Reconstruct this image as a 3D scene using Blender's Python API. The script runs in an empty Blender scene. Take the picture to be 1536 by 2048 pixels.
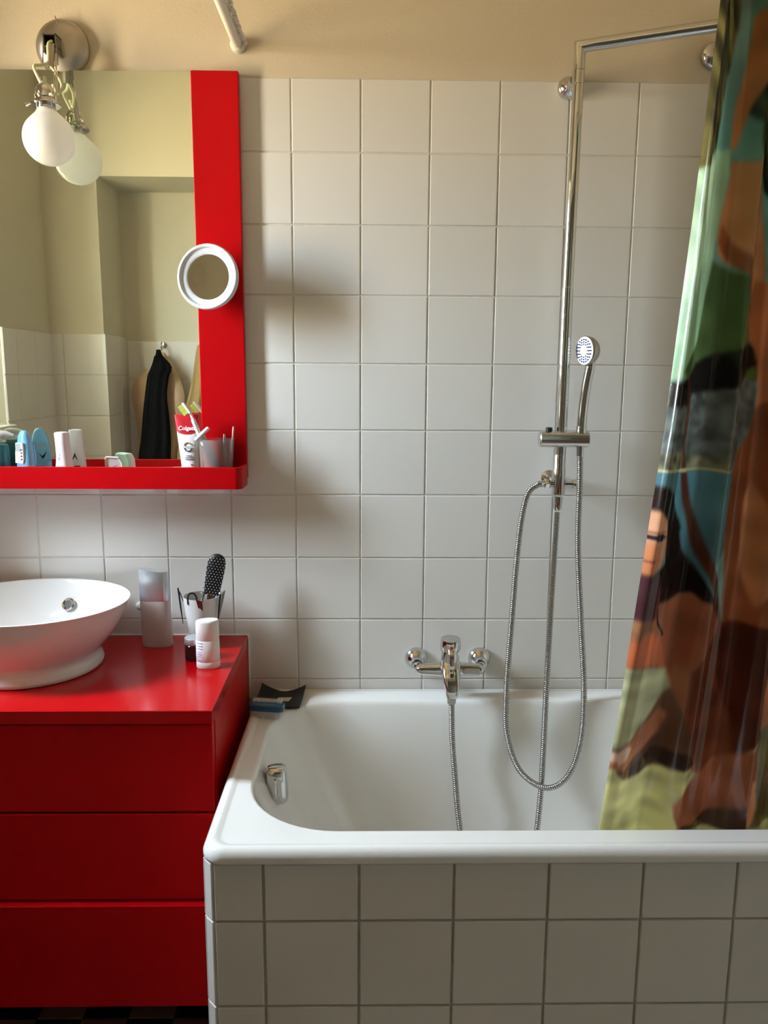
import bpy, math, random
import numpy as np
from mathutils import Vector, Matrix, noise as mnoise
random.seed(7); rng = np.random.default_rng(7)
PI = math.pi
scene = bpy.context.scene
COL = scene.collection

# ------------------------------------------------------------------ camera
cam = bpy.data.cameras.new('camera'); cam_o = bpy.data.objects.new('camera', cam); COL.objects.link(cam_o)
cam.sensor_fit = 'VERTICAL'; cam.sensor_height = 32.0; cam.lens = 1593.1 * 32.0 / 2048.0
cam.clip_start = 0.02; cam.clip_end = 60
R0 = Vector((0.999829, -0.01744694, 0.00613043)); R1 = Vector((0.00309844, -0.16877175, -0.98565029)); R2 = Vector((0.01823122, 0.98550074, -0.16868883))
m = Matrix((R0, -R1, -R2)).transposed().to_4x4(); m.translation = Vector((0.1711, -1.8341, 1.3741))
cam_o.matrix_world = m
scene.camera = cam_o

# ------------------------------------------------------------------ world: bright overcast daylight outside the window
world = bpy.data.worlds.new('world'); scene.world = world; world.use_nodes = True
nt = world.node_tree; nt.nodes.clear()
wo = nt.nodes.new('ShaderNodeOutputWorld'); bg = nt.nodes.new('ShaderNodeBackground')
tc = nt.nodes.new('ShaderNodeTexCoord'); sp = nt.nodes.new('ShaderNodeSeparateXYZ'); rp = nt.nodes.new('ShaderNodeValToRGB')
rp.color_ramp.elements[0].position = 0.46; rp.color_ramp.elements[0].color = (0.62, 0.475, 0.30, 1)   # sunlit street and facades below the horizon
rp.color_ramp.elements[1].position = 0.58; rp.color_ramp.elements[1].color = (0.81, 0.94, 1.09, 1)
ma = nt.nodes.new('ShaderNodeMapRange'); ma.inputs[1].default_value = -1; ma.inputs[2].default_value = 1
nt.links.new(tc.outputs['Generated'], sp.inputs[0]); nt.links.new(sp.outputs[2], ma.inputs[0]); nt.links.new(ma.outputs[0], rp.inputs[0])
nt.links.new(rp.outputs[0], bg.inputs[0]); nt.links.new(bg.outputs[0], wo.inputs[0])
bg.inputs[1].default_value = 198.0

# window opening in the left wall (portal only guides the sampling of the sky)
WX = -1.0; WY0, WY1, WZ0, WZ1 = -0.80, -0.33, 1.21, 2.16
pl = bpy.data.lights.new('window_portal', 'AREA'); pl.shape = 'RECTANGLE'; pl.size = WZ1 - WZ0 - .13; pl.size_y = .28
pl.cycles.is_portal = True
po = bpy.data.objects.new('window_portal', pl); COL.objects.link(po)
po.location = (WX - 0.195, -.45, (WZ0 + .15 + WZ1) / 2); po.rotation_euler = (0, -PI / 2, 0)

scene.view_settings.view_transform = 'Standard'; scene.view_settings.look = 'None'
scene.view_settings.gamma = 1.0; scene.view_settings.use_curve_mapping = False
scene.view_settings.exposure = 0.0
scene.cycles.max_bounces = 14; scene.cycles.diffuse_bounces = 8; scene.cycles.glossy_bounces = 8
scene.cycles.transparent_max_bounces = 12
scene.cycles.use_denoising = True
scene.cycles.caustics_reflective = True; scene.cycles.caustics_refractive = False

# ------------------------------------------------------------------ materials
def srgb(r, g, b):
    f = lambda c: (c / 255 / 12.92) if c <= 10 else ((c / 255 + 0.055) / 1.055) ** 2.4
    return (f(r), f(g), f(b))
MATS = {}
def mat(name, col, rough=0.4, metal=0.0, coat=0.0, var=0.0, vscale=8.0, bump=0.0, bscale=60.0, trans=0.0, alpha=1.0,
        sss=0.0, spec=0.5, rvar=0.0, objvar=0.0, ior=1.45, bdist=0.002):
    M = bpy.data.materials.new(name); M.use_nodes = True
    n = M.node_tree.nodes; l = M.node_tree.links
    b = n['Principled BSDF']
    b.inputs['Base Color'].default_value = (*col, 1); b.inputs['Roughness'].default_value = rough
    b.inputs['Metallic'].default_value = metal; b.inputs['Coat Weight'].default_value = coat
    b.inputs['Coat Roughness'].default_value = 0.06
    b.inputs['Transmission Weight'].default_value = trans; b.inputs['Alpha'].default_value = alpha
    b.inputs['Specular IOR Level'].default_value = spec; b.inputs['IOR'].default_value = ior
    if sss: b.inputs['Subsurface Weight'].default_value = sss; b.inputs['Subsurface Radius'].default_value = (.01, .01, .01)
    t = n.new('ShaderNodeTexCoord')
    nz = n.new('ShaderNodeTexNoise'); nz.inputs['Scale'].default_value = vscale; nz.inputs['Detail'].default_value = 4
    l.new(t.outputs['Object'], nz.inputs['Vector'])
    if var or objvar:
        hs = n.new('ShaderNodeHueSaturation'); hs.inputs['Color'].default_value = (*col, 1)
        mr = n.new('ShaderNodeMapRange'); mr.inputs[3].default_value = 1 - var; mr.inputs[4].default_value = 1 + var
        l.new(nz.outputs[0], mr.inputs[0])
        if objvar:
            oi = n.new('ShaderNodeObjectInfo'); m2 = n.new('ShaderNodeMapRange'); m2.inputs[3].default_value = 1 - objvar; m2.inputs[4].default_value = 1 + objvar
            l.new(oi.outputs['Random'], m2.inputs[0]); mm = n.new('ShaderNodeMath'); mm.operation = 'MULTIPLY'
            l.new(mr.outputs[0], mm.inputs[0]); l.new(m2.outputs[0], mm.inputs[1]); l.new(mm.outputs[0], hs.inputs['Value'])
        else: l.new(mr.outputs[0], hs.inputs['Value'])
        l.new(hs.outputs[0], b.inputs['Base Color'])
    if rvar:
        mr2 = n.new('ShaderNodeMapRange'); mr2.inputs[3].default_value = max(0.02, rough - rvar); mr2.inputs[4].default_value = rough + rvar
        l.new(nz.outputs[0], mr2.inputs[0]); l.new(mr2.outputs[0], b.inputs['Roughness'])
    if bump:
        nb = n.new('ShaderNodeTexNoise'); nb.inputs['Scale'].default_value = bscale; nb.inputs['Detail'].default_value = 3
        l.new(t.outputs['Object'], nb.inputs['Vector'])
        bm_ = n.new('ShaderNodeBump'); bm_.inputs['Strength'].default_value = bump; bm_.inputs['Distance'].default_value = bdist
        l.new(nb.outputs[0], bm_.inputs['Height']); l.new(bm_.outputs[0], b.inputs['Normal'])
    MATS[name] = M
    return M
TILE = mat('glazed_tile', (0.72, 0.70, 0.665), 0.2, objvar=0.025, var=0.01, vscale=5, rvar=0.05, bump=0.06, bscale=9, bdist=0.004)
GROUT = mat('grout', (0.66, 0.63, 0.57), 0.9, var=0.18, vscale=40, bump=0.4, bscale=300)
PAINT = mat('beige_paint', (0.62, 0.54, 0.415), 0.75, var=0.03, vscale=3, bump=0.25, bscale=180, bdist=0.001)
PAINT2 = mat('olive_beige_paint', (0.62, 0.585, 0.465), 0.75, var=0.03, vscale=3, bump=0.2, bscale=180, bdist=0.001)
CEIL = mat('ceiling_paint', (0.56, 0.49, 0.38), 0.8, var=0.02)
RED = mat('red_lacquer', (0.46, 0.0012, 0.004), 0.33, spec=0.16, var=0.04, vscale=4, rvar=0.06, bump=0.05, bscale=400, bdist=0.0005)
ENAMEL = mat('white_enamel', (0.85, 0.85, 0.84), 0.12, coat=0.4, var=0.01, vscale=3)
CERAMIC = mat('white_ceramic', (0.77, 0.77, 0.775), 0.08, coat=0.5, var=0.008, vscale=4)
CHROME = mat('chrome', (0.66, 0.66, 0.66), 0.05, metal=1.0, rvar=0.03, vscale=30)
HOSEM = mat('chrome_hose', (0.46, 0.46, 0.46), 0.22, metal=1.0, var=0.05, vscale=60)
SATIN = mat('brushed_steel', (0.46, 0.42, 0.37), 0.36, metal=1.0, var=0.04, vscale=90)
STEEL = mat('dark_steel', (0.32, 0.31, 0.29), 0.3, metal=1.0, var=0.1, vscale=60)
BLACKP = mat('black_plastic', (0.012, 0.012, 0.012), 0.35, var=0.1, vscale=30)
DARKIN = mat('dark_interior', (0.02, 0.018, 0.015), 0.7, var=0.1)
WHITEP = mat('white_plastic', (0.80, 0.79, 0.78), 0.28, var=0.01, vscale=20, sss=0.05)
GREYP = mat('pale_grey_plastic', (0.62, 0.64, 0.68), 0.3, var=0.01, vscale=20)
CREAMP = mat('cream_rail', (0.72, 0.68, 0.58), 0.4, var=0.06, vscale=40)
OPAL = mat('opal_glass', (0.80, 0.77, 0.74), 0.07, coat=0.3, var=0.02, vscale=10)
CABLE = mat('textile_cable', (0.62, 0.60, 0.36), 0.6, var=0.15, vscale=200)
def opal():
    b = OPAL.node_tree.nodes['Principled BSDF']; n = OPAL.node_tree.nodes; l = OPAL.node_tree.links; out = n['Material Output']
    t = n.new('ShaderNodeBsdfTranslucent'); t.inputs[0].default_value = (.88, .87, .82, 1); mx = n.new('ShaderNodeMixShader'); mx.inputs[0].default_value = .45
    l.new(b.outputs[0], mx.inputs[1]); l.new(t.outputs[0], mx.inputs[2]); l.new(mx.outputs[0], out.inputs['Surface'])
opal()
MIRROR = mat('mirror_silver', (0.86, 0.91, 0.80), 0.006, metal=1.0, rvar=0.0, var=0.004, vscale=2)
MIRROR2 = mat('magnifier_silver', (0.80, 0.79, 0.72), 0.03, metal=1.0, rvar=0.025, vscale=60, var=0.02)
SEAL = mat('silicone_seal', (0.78, 0.75, 0.72), 0.45, var=0.05, vscale=30)
FLOORB = mat('floor_black', (0.012, 0.010, 0.009), 0.4, var=0.2, vscale=20)
FLOORT = mat('floor_brown', (0.20, 0.13, 0.085), 0.45, var=0.15, vscale=20)
WOODP = mat('window_paint', (0.75, 0.73, 0.68), 0.4, var=0.03)

def glass_pane():
    M = bpy.data.materials.new('window_glass'); M.use_nodes = True; n = M.node_tree.nodes; l = M.node_tree.links
    n.clear(); o = n.new('ShaderNodeOutputMaterial'); tr = n.new('ShaderNodeBsdfTransparent'); gl = n.new('ShaderNodeBsdfGlossy'); mx = n.new('ShaderNodeMixShader')
    tr.inputs[0].default_value = (0.95, 0.97, 0.96, 1); gl.inputs['Roughness'].default_value = 0.02; mx.inputs[0].default_value = 0.06
    l.new(tr.outputs[0], mx.inputs[1]); l.new(gl.outputs[0], mx.inputs[2]); l.new(mx.outputs[0], o.inputs[0]); return M
GLASS = glass_pane()

# ------------------------------------------------------------------ mesh building helpers
class MB:
    def __init__(s): s.v = []; s.f = []
    def add(s, vs, fs):
        o = len(s.v); s.v += [tuple(p) for p in vs]; s.f += [tuple(i + o for i in f) for f in fs]; return s
    def box(s, x0, x1, y0, y1, z0, z1, c=0.0):
        """box; c = chamfer of all edges"""
        if c <= 0:
            vs = [(x, y, z) for x in (x0, x1) for y in (y0, y1) for z in (z0, z1)]
            return s.add(vs, [(0, 1, 3, 2), (4, 6, 7, 5), (0, 4, 5, 1), (2, 3, 7, 6), (0, 2, 6, 4), (1, 5, 7, 3)])
        rings = []
        def rr(z, i):
            a0, a1, b0, b1 = x0 + i, x1 - i, y0 + i, y1 - i
            return [(a0 + c, b0, z), (a1 - c, b0, z), (a1, b0 + c, z), (a1, b1 - c, z), (a1 - c, b1, z), (a0 + c, b1, z), (a0, b1 - c, z), (a0, b0 + c, z)]
        return s.loft([rr(z0, c * .99), rr(z0 + c, 0), rr(z1 - c, 0), rr(z1, c * .99)], True, True)
    def loft(s, rings, cap0=False, cap1=False, closed=True):
        n = len(rings[0]); o = len(s.v); fs = []
        for r in rings: s.v += [tuple(p) for p in r]
        for k in range(len(rings) - 1):
            for i in range(n if closed else n - 1):
                j = (i + 1) % n
                fs.append((o + k * n + i, o + k * n + j, o + (k + 1) * n + j, o + (k + 1) * n + i))
        if cap0: fs.append(tuple(o + i for i in reversed(range(n))))
        if cap1: fs.append(tuple(o + (len(rings) - 1) * n + i for i in range(n)))
        s.f += fs; return s
    def lathe(s, prof, base=(0, 0, 0), axis=(0, 0, 1), n=24, sx=1.0, sy=1.0, up=None, cap0=True, cap1=True):
        """prof = [(r,h)], revolved about axis through base"""
        a = Vector(axis).normalized(); u = Vector(up) if up else (Vector((1, 0, 0)) if abs(a.x) < .9 else Vector((0, 1, 0)))
        u = (u - a * u.dot(a)).normalized(); w = a.cross(u); B = Vector(base); rings = []
        for r, h in prof:
            rings.append([B + a * h + u * (r * sx * math.cos(2 * PI * i / n)) + w * (r * sy * math.sin(2 * PI * i / n)) for i in range(n)])
        return s.loft(rings, cap0, cap1)
    def tube(s, pts, r, n=12, cap=True):
        pts = [Vector(p) for p in pts]; N = len(pts); rs = r if hasattr(r, '__len__') else [r] * N
        T = [(pts[min(i + 1, N - 1)] - pts[max(i - 1, 0)]).normalized() for i in range(N)]
        u = T[0].orthogonal().normalized(); rings = []
        for i in range(N):
            u = (u - T[i] * u.dot(T[i])).normalized(); w = T[i].cross(u)
            rings.append([pts[i] + (u * math.cos(2 * PI * k / n) + w * math.sin(2 * PI * k / n)) * rs[i] for k in range(n)])
        return s.loft(rings, cap, cap)
    def prism(s, outline, d0, d1, frame):
        """outline of 2D points, extruded; frame(u,v,d)->xyz"""
        return s.loft([[frame(u, v, d0) for u, v in outline], [frame(u, v, d1) for u, v in outline]], True, True)
    def build(s, name, material, parent=None, loc=None, smooth=40, under=None):
        """parent: root object of the thing (verts are given in world space); under: part this is a sub-part of"""
        L = Vector(loc) if loc is not None else (Vector(parent['base']) if parent is not None else Vector((0, 0, 0)))
        me = bpy.data.meshes.new(name); me.from_pydata([tuple(Vector(p) - L) for p in s.v], [], s.f)
        bmfix(me)
        if smooth is not None:
            me.shade_smooth(); me.set_sharp_from_angle(angle=math.radians(smooth))
        me.materials.append(material)
        o = bpy.data.objects.new(name, me); COL.objects.link(o)
        if under is not None: o.parent = under
        elif parent is not None: o.parent = parent
        else: o.location = L
        return o
import bmesh
def bmfix(me):
    b = bmesh.new(); b.from_mesh(me); bmesh.ops.remove_doubles(b, verts=b.verts, dist=1e-6)
    bmesh.ops.recalc_face_normals(b, faces=b.faces); b.to_mesh(me); b.free(); me.update()
def tag(o, label=None, cat=None, group=None, kind=None):
    if label: o['label'] = label
    if cat: o['category'] = cat
    if group: o['group'] = group
    if kind: o['kind'] = kind
    return o
def thing(name, loc, label, cat, group=None):
    o = bpy.data.objects.new(name, None); o.empty_display_size = 0.02; COL.objects.link(o); o.location = loc
    o['base'] = tuple(float(c) for c in loc)
    return tag(o, label, cat, group)
def catmull(P, n=12):
    P = [Vector(p) for p in P]; P = [P[0] * 2 - P[1]] + P + [P[-1] * 2 - P[-2]]; out = []
    for i in range(1, len(P) - 2):
        a, b, c, d = P[i - 1:i + 3]
        for k in range(n):
            t = k / n
            out.append(.5 * ((2 * b) + (c - a) * t + (2 * a - 5 * b + 4 * c - d) * t * t + (3 * b - a - 3 * c + d) * t ** 3))
    return out + [P[-2]]
def rrect(x0, x1, y0, y1, r, z, n=8):
    out = []
    for cx, cy, a0 in ((x1 - r, y1 - r, 0), (x0 + r, y1 - r, 90), (x0 + r, y0 + r, 180), (x1 - r, y0 + r, 270)):
        for k in range(n + 1):
            a = math.radians(a0 + 90 * k / n); out.append((cx + r * math.cos(a), cy + r * math.sin(a), z))
    return out
def ell(cx, cy, rx, ry, z, n=32):
    return [(cx + rx * math.cos(2 * PI * k / n), cy + ry * math.sin(2 * PI * k / n), z) for k in range(n)]
def text_mesh(txt, size, mtx, name, material, parent, base, shear=0.0, offset=0.0, align='CENTER'):
    cu = bpy.data.curves.new(name, 'FONT'); cu.body = txt; cu.size = size; cu.align_x = align; cu.align_y = 'CENTER'; cu.shear = shear; cu.offset = offset
    cu.extrude = 0.00015; cu.resolution_u = 3
    t = bpy.data.objects.new(name, cu); COL.objects.link(t); bpy.context.view_layer.update()
    dg = bpy.context.evaluated_depsgraph_get(); me = bpy.data.meshes.new_from_object(t.evaluated_get(dg))
    bpy.data.objects.remove(t); bpy.data.curves.remove(cu)
    M2 = Matrix.Translation(-Vector(base)) @ mtx
    me.transform(M2); me.materials.clear(); me.materials.append(material)
    o = bpy.data.objects.new(name, me); COL.objects.link(o); o.parent = parent
    return o
def facing(loc, right, up):
    """matrix: text x -> right, y -> up"""
    r = Vector(right).normalized(); u = Vector(up).normalized(); n = r.cross(u)
    M_ = Matrix((r, u, n)).transposed().to_4x4(); M_.translation = Vector(loc); return M_

# ------------------------------------------------------------------ tiles
TMESH = {}
def tile_mesh(w, h, material, t=0.008, c=0.0014):
    key = (round(w, 4), round(h, 4), material.name)
    if key not in TMESH:
        q = MB(); a, b = w / 2, h / 2
        ring = lambda i, y: [(-a + i, y, -b + i), (a - i, y, -b + i), (a - i, y, b - i), (-a + i, y, b - i)]
        q.loft([ring(0, t), ring(0, c), ring(c * .35, c * .3), ring(c, 0)], False, True)
        me = bpy.data.meshes.new('wall_tile'); me.from_pydata(q.v, [], q.f); bmfix(me)
        me.materials.append(material)
        TMESH[key] = me
    return TMESH[key]
def tile(name, parent, c, rotz, w, h, material=TILE, tilt=0.0022, rx=0.0):
    o = bpy.data.objects.new(name, tile_mesh(w, h, material)); COL.objects.link(o); o.parent = parent
    o.location = c; o.rotation_euler = (rx + random.uniform(-tilt, tilt), random.uniform(-.0006, .0006), rotz + random.uniform(-tilt, tilt)); return o
J = 0.0032   # joint width
def tile_grid(parent, us, vs, place, rotz, skip=None, name='wall_tile'):
    """us, vs: joint lines along the wall and in height; place(u,v)->xyz"""
    for a, b in zip(us[:-1], us[1:]):
        for c, d in zip(vs[:-1], vs[1:]):
            if b - a < .012 or d - c < .012: continue
            if skip and skip((a + b) / 2, (c + d) / 2): continue
            tile(name, parent, place((a + b) / 2, (c + d) / 2), rotz, b - a - J, d - c - J)

def struct(name, q, material, smooth=None):
    o = q.build(name, material, smooth=smooth); o['kind'] = 'structure'; return o
CZ = 2.65
ZTOP = 2.0
# --- wall behind the mirror and the bath
wall_back = struct('wall_back', MB().box(-1.30, 1.80, 0.0012, 0.15, ZTOP, CZ + .1).box(-1.30, 1.80, 0.006, 0.15, -0.02, ZTOP), PAINT)
gb = MB().box(-1.0, 1.62, 0.0017, 0.0062, 0.0, ZTOP).build('grout_bed', GROUT, smooth=None); gb.parent = wall_back
us = [-1.0] + [k * .15 for k in range(-6, 11)] + [1.62]
vs = [ZTOP - .15 * r for r in range(11, -1, -1)]
tile_grid(wall_back, us, vs, lambda u, v: (u, random.uniform(-.0004, .0003), v), 0.0)
# --- left wall with the window
wl = MB()
XO = WX - 0.22
GY0, GY1 = -.545, -.335      # clear opening at the outer face; the reveal is splayed on the room side
def splay(pts): wl.loft([[(x, y, 0) for x, y in pts], [(x, y, CZ) for x, y in pts]], True, True)
splay([(XO, -1.35), (WX, -1.35), (WX, WY0), (XO, GY0)]); splay([(XO, GY1), (WX, WY1), (WX, .0012), (XO, .0012)])
GZ0 = 1.37                 # the sill slopes up towards the glass
wl.loft([[(XO, GY0, 0), (WX, WY0, 0), (WX, WY1, 0), (XO, GY1, 0)], [(XO, GY0, GZ0), (WX, WY0, WZ0), (WX, WY1, WZ0), (XO, GY1, GZ0)]], True, True)
wl.loft([[(XO, GY0, z), (WX, WY0, z), (WX, WY1, z), (XO, GY1, z)] for z in (WZ1, CZ)], True, True)
wall_left = struct('wall_left', wl, PAINT2)
LT = 1.52
gl = MB(); gl.box(WX, WX + .004, -1.2, WY0, 0.3, LT - .001).box(WX, WX + .004, WY0, WY1, 0.3, WZ0 - .001).box(WX, WX + .004, WY1, -.001, 0.3, LT - .001)
o = gl.build('grout_bed', GROUT, smooth=None); o.parent = wall_left
vs2 = [LT - .15 * r for r in range(8, -1, -1)]
tile_grid(wall_left, [-1.2 + .15 * k for k in range(0, 3)] + [WY0], vs2, lambda u, v: (WX + .007, u, v), PI / 2)
tile_grid(wall_left, [WY0, -.65, -.5, -.35, WY1], [LT - .15 * r for r in range(8, 2, -1)] + [WZ0], lambda u, v: (WX + .007, u, v), PI / 2)
tile_grid(wall_left, [WY1, -.15, -.02], vs2, lambda u, v: (WX + .007, u, v), PI / 2)
# window: frame, sash, panes
wd = thing('window_1', (WX - .17, (WY0 + WY1) / 2, WZ0), None, None); wd['kind'] = 'structure'
fx0, fx1 = WX - .20, WX - .14
GY0 -= .025; GY1 += .0
q = MB(); q.box(fx0, fx1, GY0, GY0 + .04, GZ0 - .03, WZ1).box(fx0, fx1, GY1 - .02, GY1, GZ0 - .03, WZ1).box(fx0, fx1, GY0, GY1, GZ0 - .03, GZ0 + .02).box(fx0, fx1, GY0, GY1, WZ1 - .04, WZ1)
q.build('window_frame', WOODP, wd, smooth=None)
MB().box(fx0 + .01, fx1 - .01, GY0 + .035, GY1 - .035, 1.90, 1.92).build('window_bar', WOODP, wd, smooth=None)
MB().box(fx0 + .028, fx0 + .032, GY0 + .03, GY1 - .03, GZ0 + .015, 1.905).build('pane', GLASS, wd, smooth=None)
MB().box(fx0 + .028, fx0 + .032, GY0 + .03, GY1 - .03, 1.915, WZ1 - .035).build('pane', GLASS, wd, smooth=None)
MB().box(WX - .002, WX + .025, WY0 - .02, WY1 + .02, WZ0 - .022, WZ0 + .001, .003).build('window_sill', WOODP, wd, smooth=None)
# --- wall opposite the mirror: pier, alcove with hooks, doorway where the photographer stands
PY, AY = -1.2, -1.45
PX = -0.803
wf = MB()
wf.box(XO, PX, AY - .12, PY, 0, CZ)                       # pier
wf.box(PX, -.45, AY - .12, AY, 0, CZ)                     # alcove back
wf.box(PX, 1.62, AY, PY, 2.066, CZ)                       # lintel above the alcove and the doorway
wf.box(-.45, 1.80, AY - .12, AY, 2.066, CZ)
wall_front = struct('wall_front', wf, PAINT2)
g = MB(); g.box(WX, PX, PY, PY + .004, .3, LT - .001).box(PX, PX + .004, AY, PY + .004, .3, LT - .001).box(PX, -.45, AY, AY + .004, .3, LT - .016)
o = g.build('grout_bed', GROUT, smooth=None); o.parent = wall_front
tile_grid(wall_front, [WX, -.951, PX + .008], vs2, lambda u, v: (u, PY + .007, v), PI)
tile_grid(wall_front, [AY, -1.355, PY + .008], vs2, lambda u, v: (PX + .007, u, v), PI / 2)
tile_grid(wall_front, [PX + .01, -.655, -.505, -.45], [LT - .016 - .15 * r for r in range(8, -1, -1)], lambda u, v: (u, AY + .007, v), PI)
wall_right = struct('wall_right', MB().box(1.62, 1.80, -1.57, 0.0012, 0, CZ), mat('right_wall_paint', (.62, .58, .50), .7, var=.03))
hall = MB(); hall.box(-1.22, -1.05, -3.1, AY - .12, 0, CZ).box(1.62, 1.80, -3.1, AY - .12, 0, CZ).box(-1.22, 1.80, -3.22, -3.1, 0, CZ)
HALL = mat('hall_paint', (0.66, 0.63, 0.58), 0.8, var=0.03)
wall_hall = struct('wall_hall', hall, HALL)
ceiling = struct('ceiling', MB().box(XO, 1.80, -3.22, .15, CZ, CZ + .1), CEIL)
floor = struct('floor', MB().box(XO, 1.80, -3.22, .15, -.1, -0.009), GROUT)
FP = 0.0985
fb = tile_mesh
k0 = -.939
for i in range(10):
    for j in range(12):
        x = k0 + FP * (i + .5); y = -FP * (j + .5) - .015
        if x > -.1 + .02 and y > -.65: continue
        o = tile('floor_tile', floor, (x, y, 0.0), 0.0, FP - .002, FP - .002, FLOORB if (i + j) % 2 else FLOORT, tilt=.0005, rx=-PI / 2)
o = MB().box(.06, 1.6, -1.57, -.7, -.009, -.001).box(-1.05, 1.6, -3.1, -1.57, -.009, -.001).build('floor_cover', mat('hall_floor', (.34, .29, .23), .5, var=.1), smooth=None); o.parent = floor
# a round rubber stop on the tiles beside the wash bowl
o = MB().lathe([(.0105, 0), (.0105, .003), (.009, .0065), (.006, .009), (.0025, .0102)], (-.3715, .0, .833), (0, -1, 0), 20).build('wall_stop', WHITEP, loc=(-.3715, 0, .833))
tag(o, 'small round white rubber stop on the tiles beside the wash bowl', 'wall stop')
print('structure done')

# ================================================================== bathtub and its tiled surround
BX0, BX1, BY0, BY1 = -.100, 1.615, -.668, -.001
tub = thing('bathtub', (.75, -.33, 0.0), 'white enamel bathtub with a rounded rim set in the tiled surround', 'bathtub')
def outer(i, z, r): return rrect(BX0 + i, BX1 - i, BY0 + i, BY1 - i * .12, r, z, 12)
def inner(x0, x1, y0, y1, r, z): return rrect(x0, x1, y0, y1, r, z, 12)
rings = [outer(.020, .6005, .03), outer(.004, .598, .034), outer(.0008, .600, .036), outer(0, .604, .036), outer(.0002, .611, .036), outer(.003, .618, .034), outer(.0075, .6225, .032),
         outer(.013, .6245, .03), outer(.019, .6235, .028), outer(.0245, .6205, .026), outer(.028, .6195, .025),
         inner(-.052, 1.560, -.606, -.052, .172, .6195), inner(-.049, 1.556, -.603, -.056, .170, .6185), inner(-.0455, 1.552, -.600, -.060, .168, .6150),
         inner(-.043, 1.549, -.598, -.0625, .166, .609), inner(-.040, 1.546, -.596, -.065, .165, .600), inner(-.016, 1.53, -.590, -.074, .165, .545),
         inner(.025, 1.51, -.582, -.084, .165, .45), inner(.075, 1.49, -.572, -.094, .16, .34), inner(.105, 1.475, -.558, -.108, .15, .285),
         inner(.135, 1.45, -.535, -.130, .13, .255), inner(.175, 1.41, -.50, -.165, .11, .240), inner(.28, 1.3, -.42, -.25, .06, .236)]
shell = MB().loft(rings, False, True).build('tub_shell', ENAMEL, tub, smooth=60)
# overflow knob on the sloping head end
kn = Vector((-.012, -.352, .568)); kax = Vector((1, 0, .06)).normalized(); kup = Vector((-.06, 0, 1)).normalized()
q = MB()
def krow(w, h, d):
    out = []
    for k in range(28):
        a = 2 * PI * k / 28; ca, sa = math.cos(a), math.sin(a)
        out.append(kn + kax * d + Vector((0, 1, 0)) * (w * math.copysign(abs(ca) ** .6, ca)) + kup * (h * math.copysign(abs(sa) ** .75, sa)))
    return out
q.loft([krow(.022, .038, -.016), krow(.025, .040, -.002), krow(.024, .039, .012), krow(.018, .036, .018), krow(.010, .030, .0205)], False, True)
ok_ = q.build('overflow_knob', CHROME, tub)
MB().lathe([(.031, -.006), (.033, .0), (.031, .003), (.02, .004)], kn - kup * .0, kax, 28).build('overflow_plate', CHROME, tub)
MB().lathe([(.036, 0), (.036, .003), (.028, .004), (.012, .002)], (.42, -.33, .236), (0, 0, 1), 28).build('drain', CHROME, tub)
# surround
sur = thing('bath_surround', (.75, -.64, 0), 'low wall of white square tiles below the bathtub rim', 'tiled panel')
SY = -.655
q = MB().box(-.075, 1.615, SY + .007, SY + .040, 0, .597)
q.build('panel_core', GROUT, sur, smooth=None)
MB().box(-.094, -.0645, -.635, -.004, 0, .597).build('end_panel_core', GROUT, sur, smooth=None)
fu = [-.082, 0.0, .1555, .311, .4665, .622, .7775, .933, 1.0885, 1.244, 1.3995, 1.555, 1.613]
fv = [.0, .0155, .1725, .3305, .4885, .5935]
Jf = .0045
rel = Vector(sur['base'])
for a, b in zip(fu[:-1], fu[1:]):
    for c, d in zip(fv[:-1], fv[1:]):
        o = tile('wall_tile', sur, Vector(((a + b) / 2, SY + random.uniform(-.0004, .0004), (c + d) / 2)) - rel, 0, b - a - Jf, d - c - Jf)
# bevelled corner strip and the end face
for c, d in zip(fv[:-1], fv[1:]):
    o = tile('corner_tile', sur, Vector((-.0915, SY + .0085, (c + d) / 2)) - rel, -PI / 4 - .05, .0205, d - c - .003)
    for ya, yb in ((-.638, -.485), (-.485, -.33), (-.33, -.175), (-.175, -.02)):
        tile('wall_tile', sur, Vector((-.1005, (ya + yb) / 2, (c + d) / 2)) - rel, -PI / 2, yb - ya - Jf, d - c - Jf)

# ================================================================== red vanity cabinet
KZ, KX1, KX0, KY = .761, -.119, -.985, -.432
cab = thing('vanity_cabinet', (-.55, -.2, .146), 'red lacquered vanity cabinet with three wide drawers under the wash bowl', 'cabinet')
MB().box(KX0, KX1, KY - .006, -.004, KZ - .027, KZ, .0012).build('top', mat('red_lacquer_gloss', (0.44, 0.0012, 0.004), 0.2, spec=0.35, var=0.03, vscale=4, rvar=.05, bump=.04, bscale=300, bdist=.0004), cab, smooth=None)
q = MB(); q.box(KX1 - .018, KX1, KY + .020, -.004, .146, KZ - .0275, .0008).box(KX0, KX0 + .018, KY + .020, -.004, .146, KZ - .0275, .0008)
q.box(KX0 + .018, KX1 - .018, -.02, -.004, .146, KZ - .0275).box(KX0 + .018, KX1 - .018, KY + .02, -.02, .146, .164)
q.build('carcass', RED, cab, smooth=None)
for i, (a, b, dy) in enumerate(((.5555, .7305, 0.0), (.3715, .5505, .0), (.146, .3655, -.012))):
    MB().box(KX0, KX1 - .002, KY + dy, KY + .0185, a, b, .0012).build('drawer_front', RED, cab, smooth=None)
MB().box(KX0 + .02, KX1 - .02, KY + .019, KY + .021, .15, .73).build('drawer_gap', DARKIN, cab, smooth=None)
MB().box(KX0, KX1 + .001, -.0055, -.0004, KZ - .003, KZ + .0028, .001).box(KX1, KX1 + .004, -.0055, -.0004, .60, KZ + .0028, .001).build('silicone_seal', SEAL, cab, smooth=None)

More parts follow.
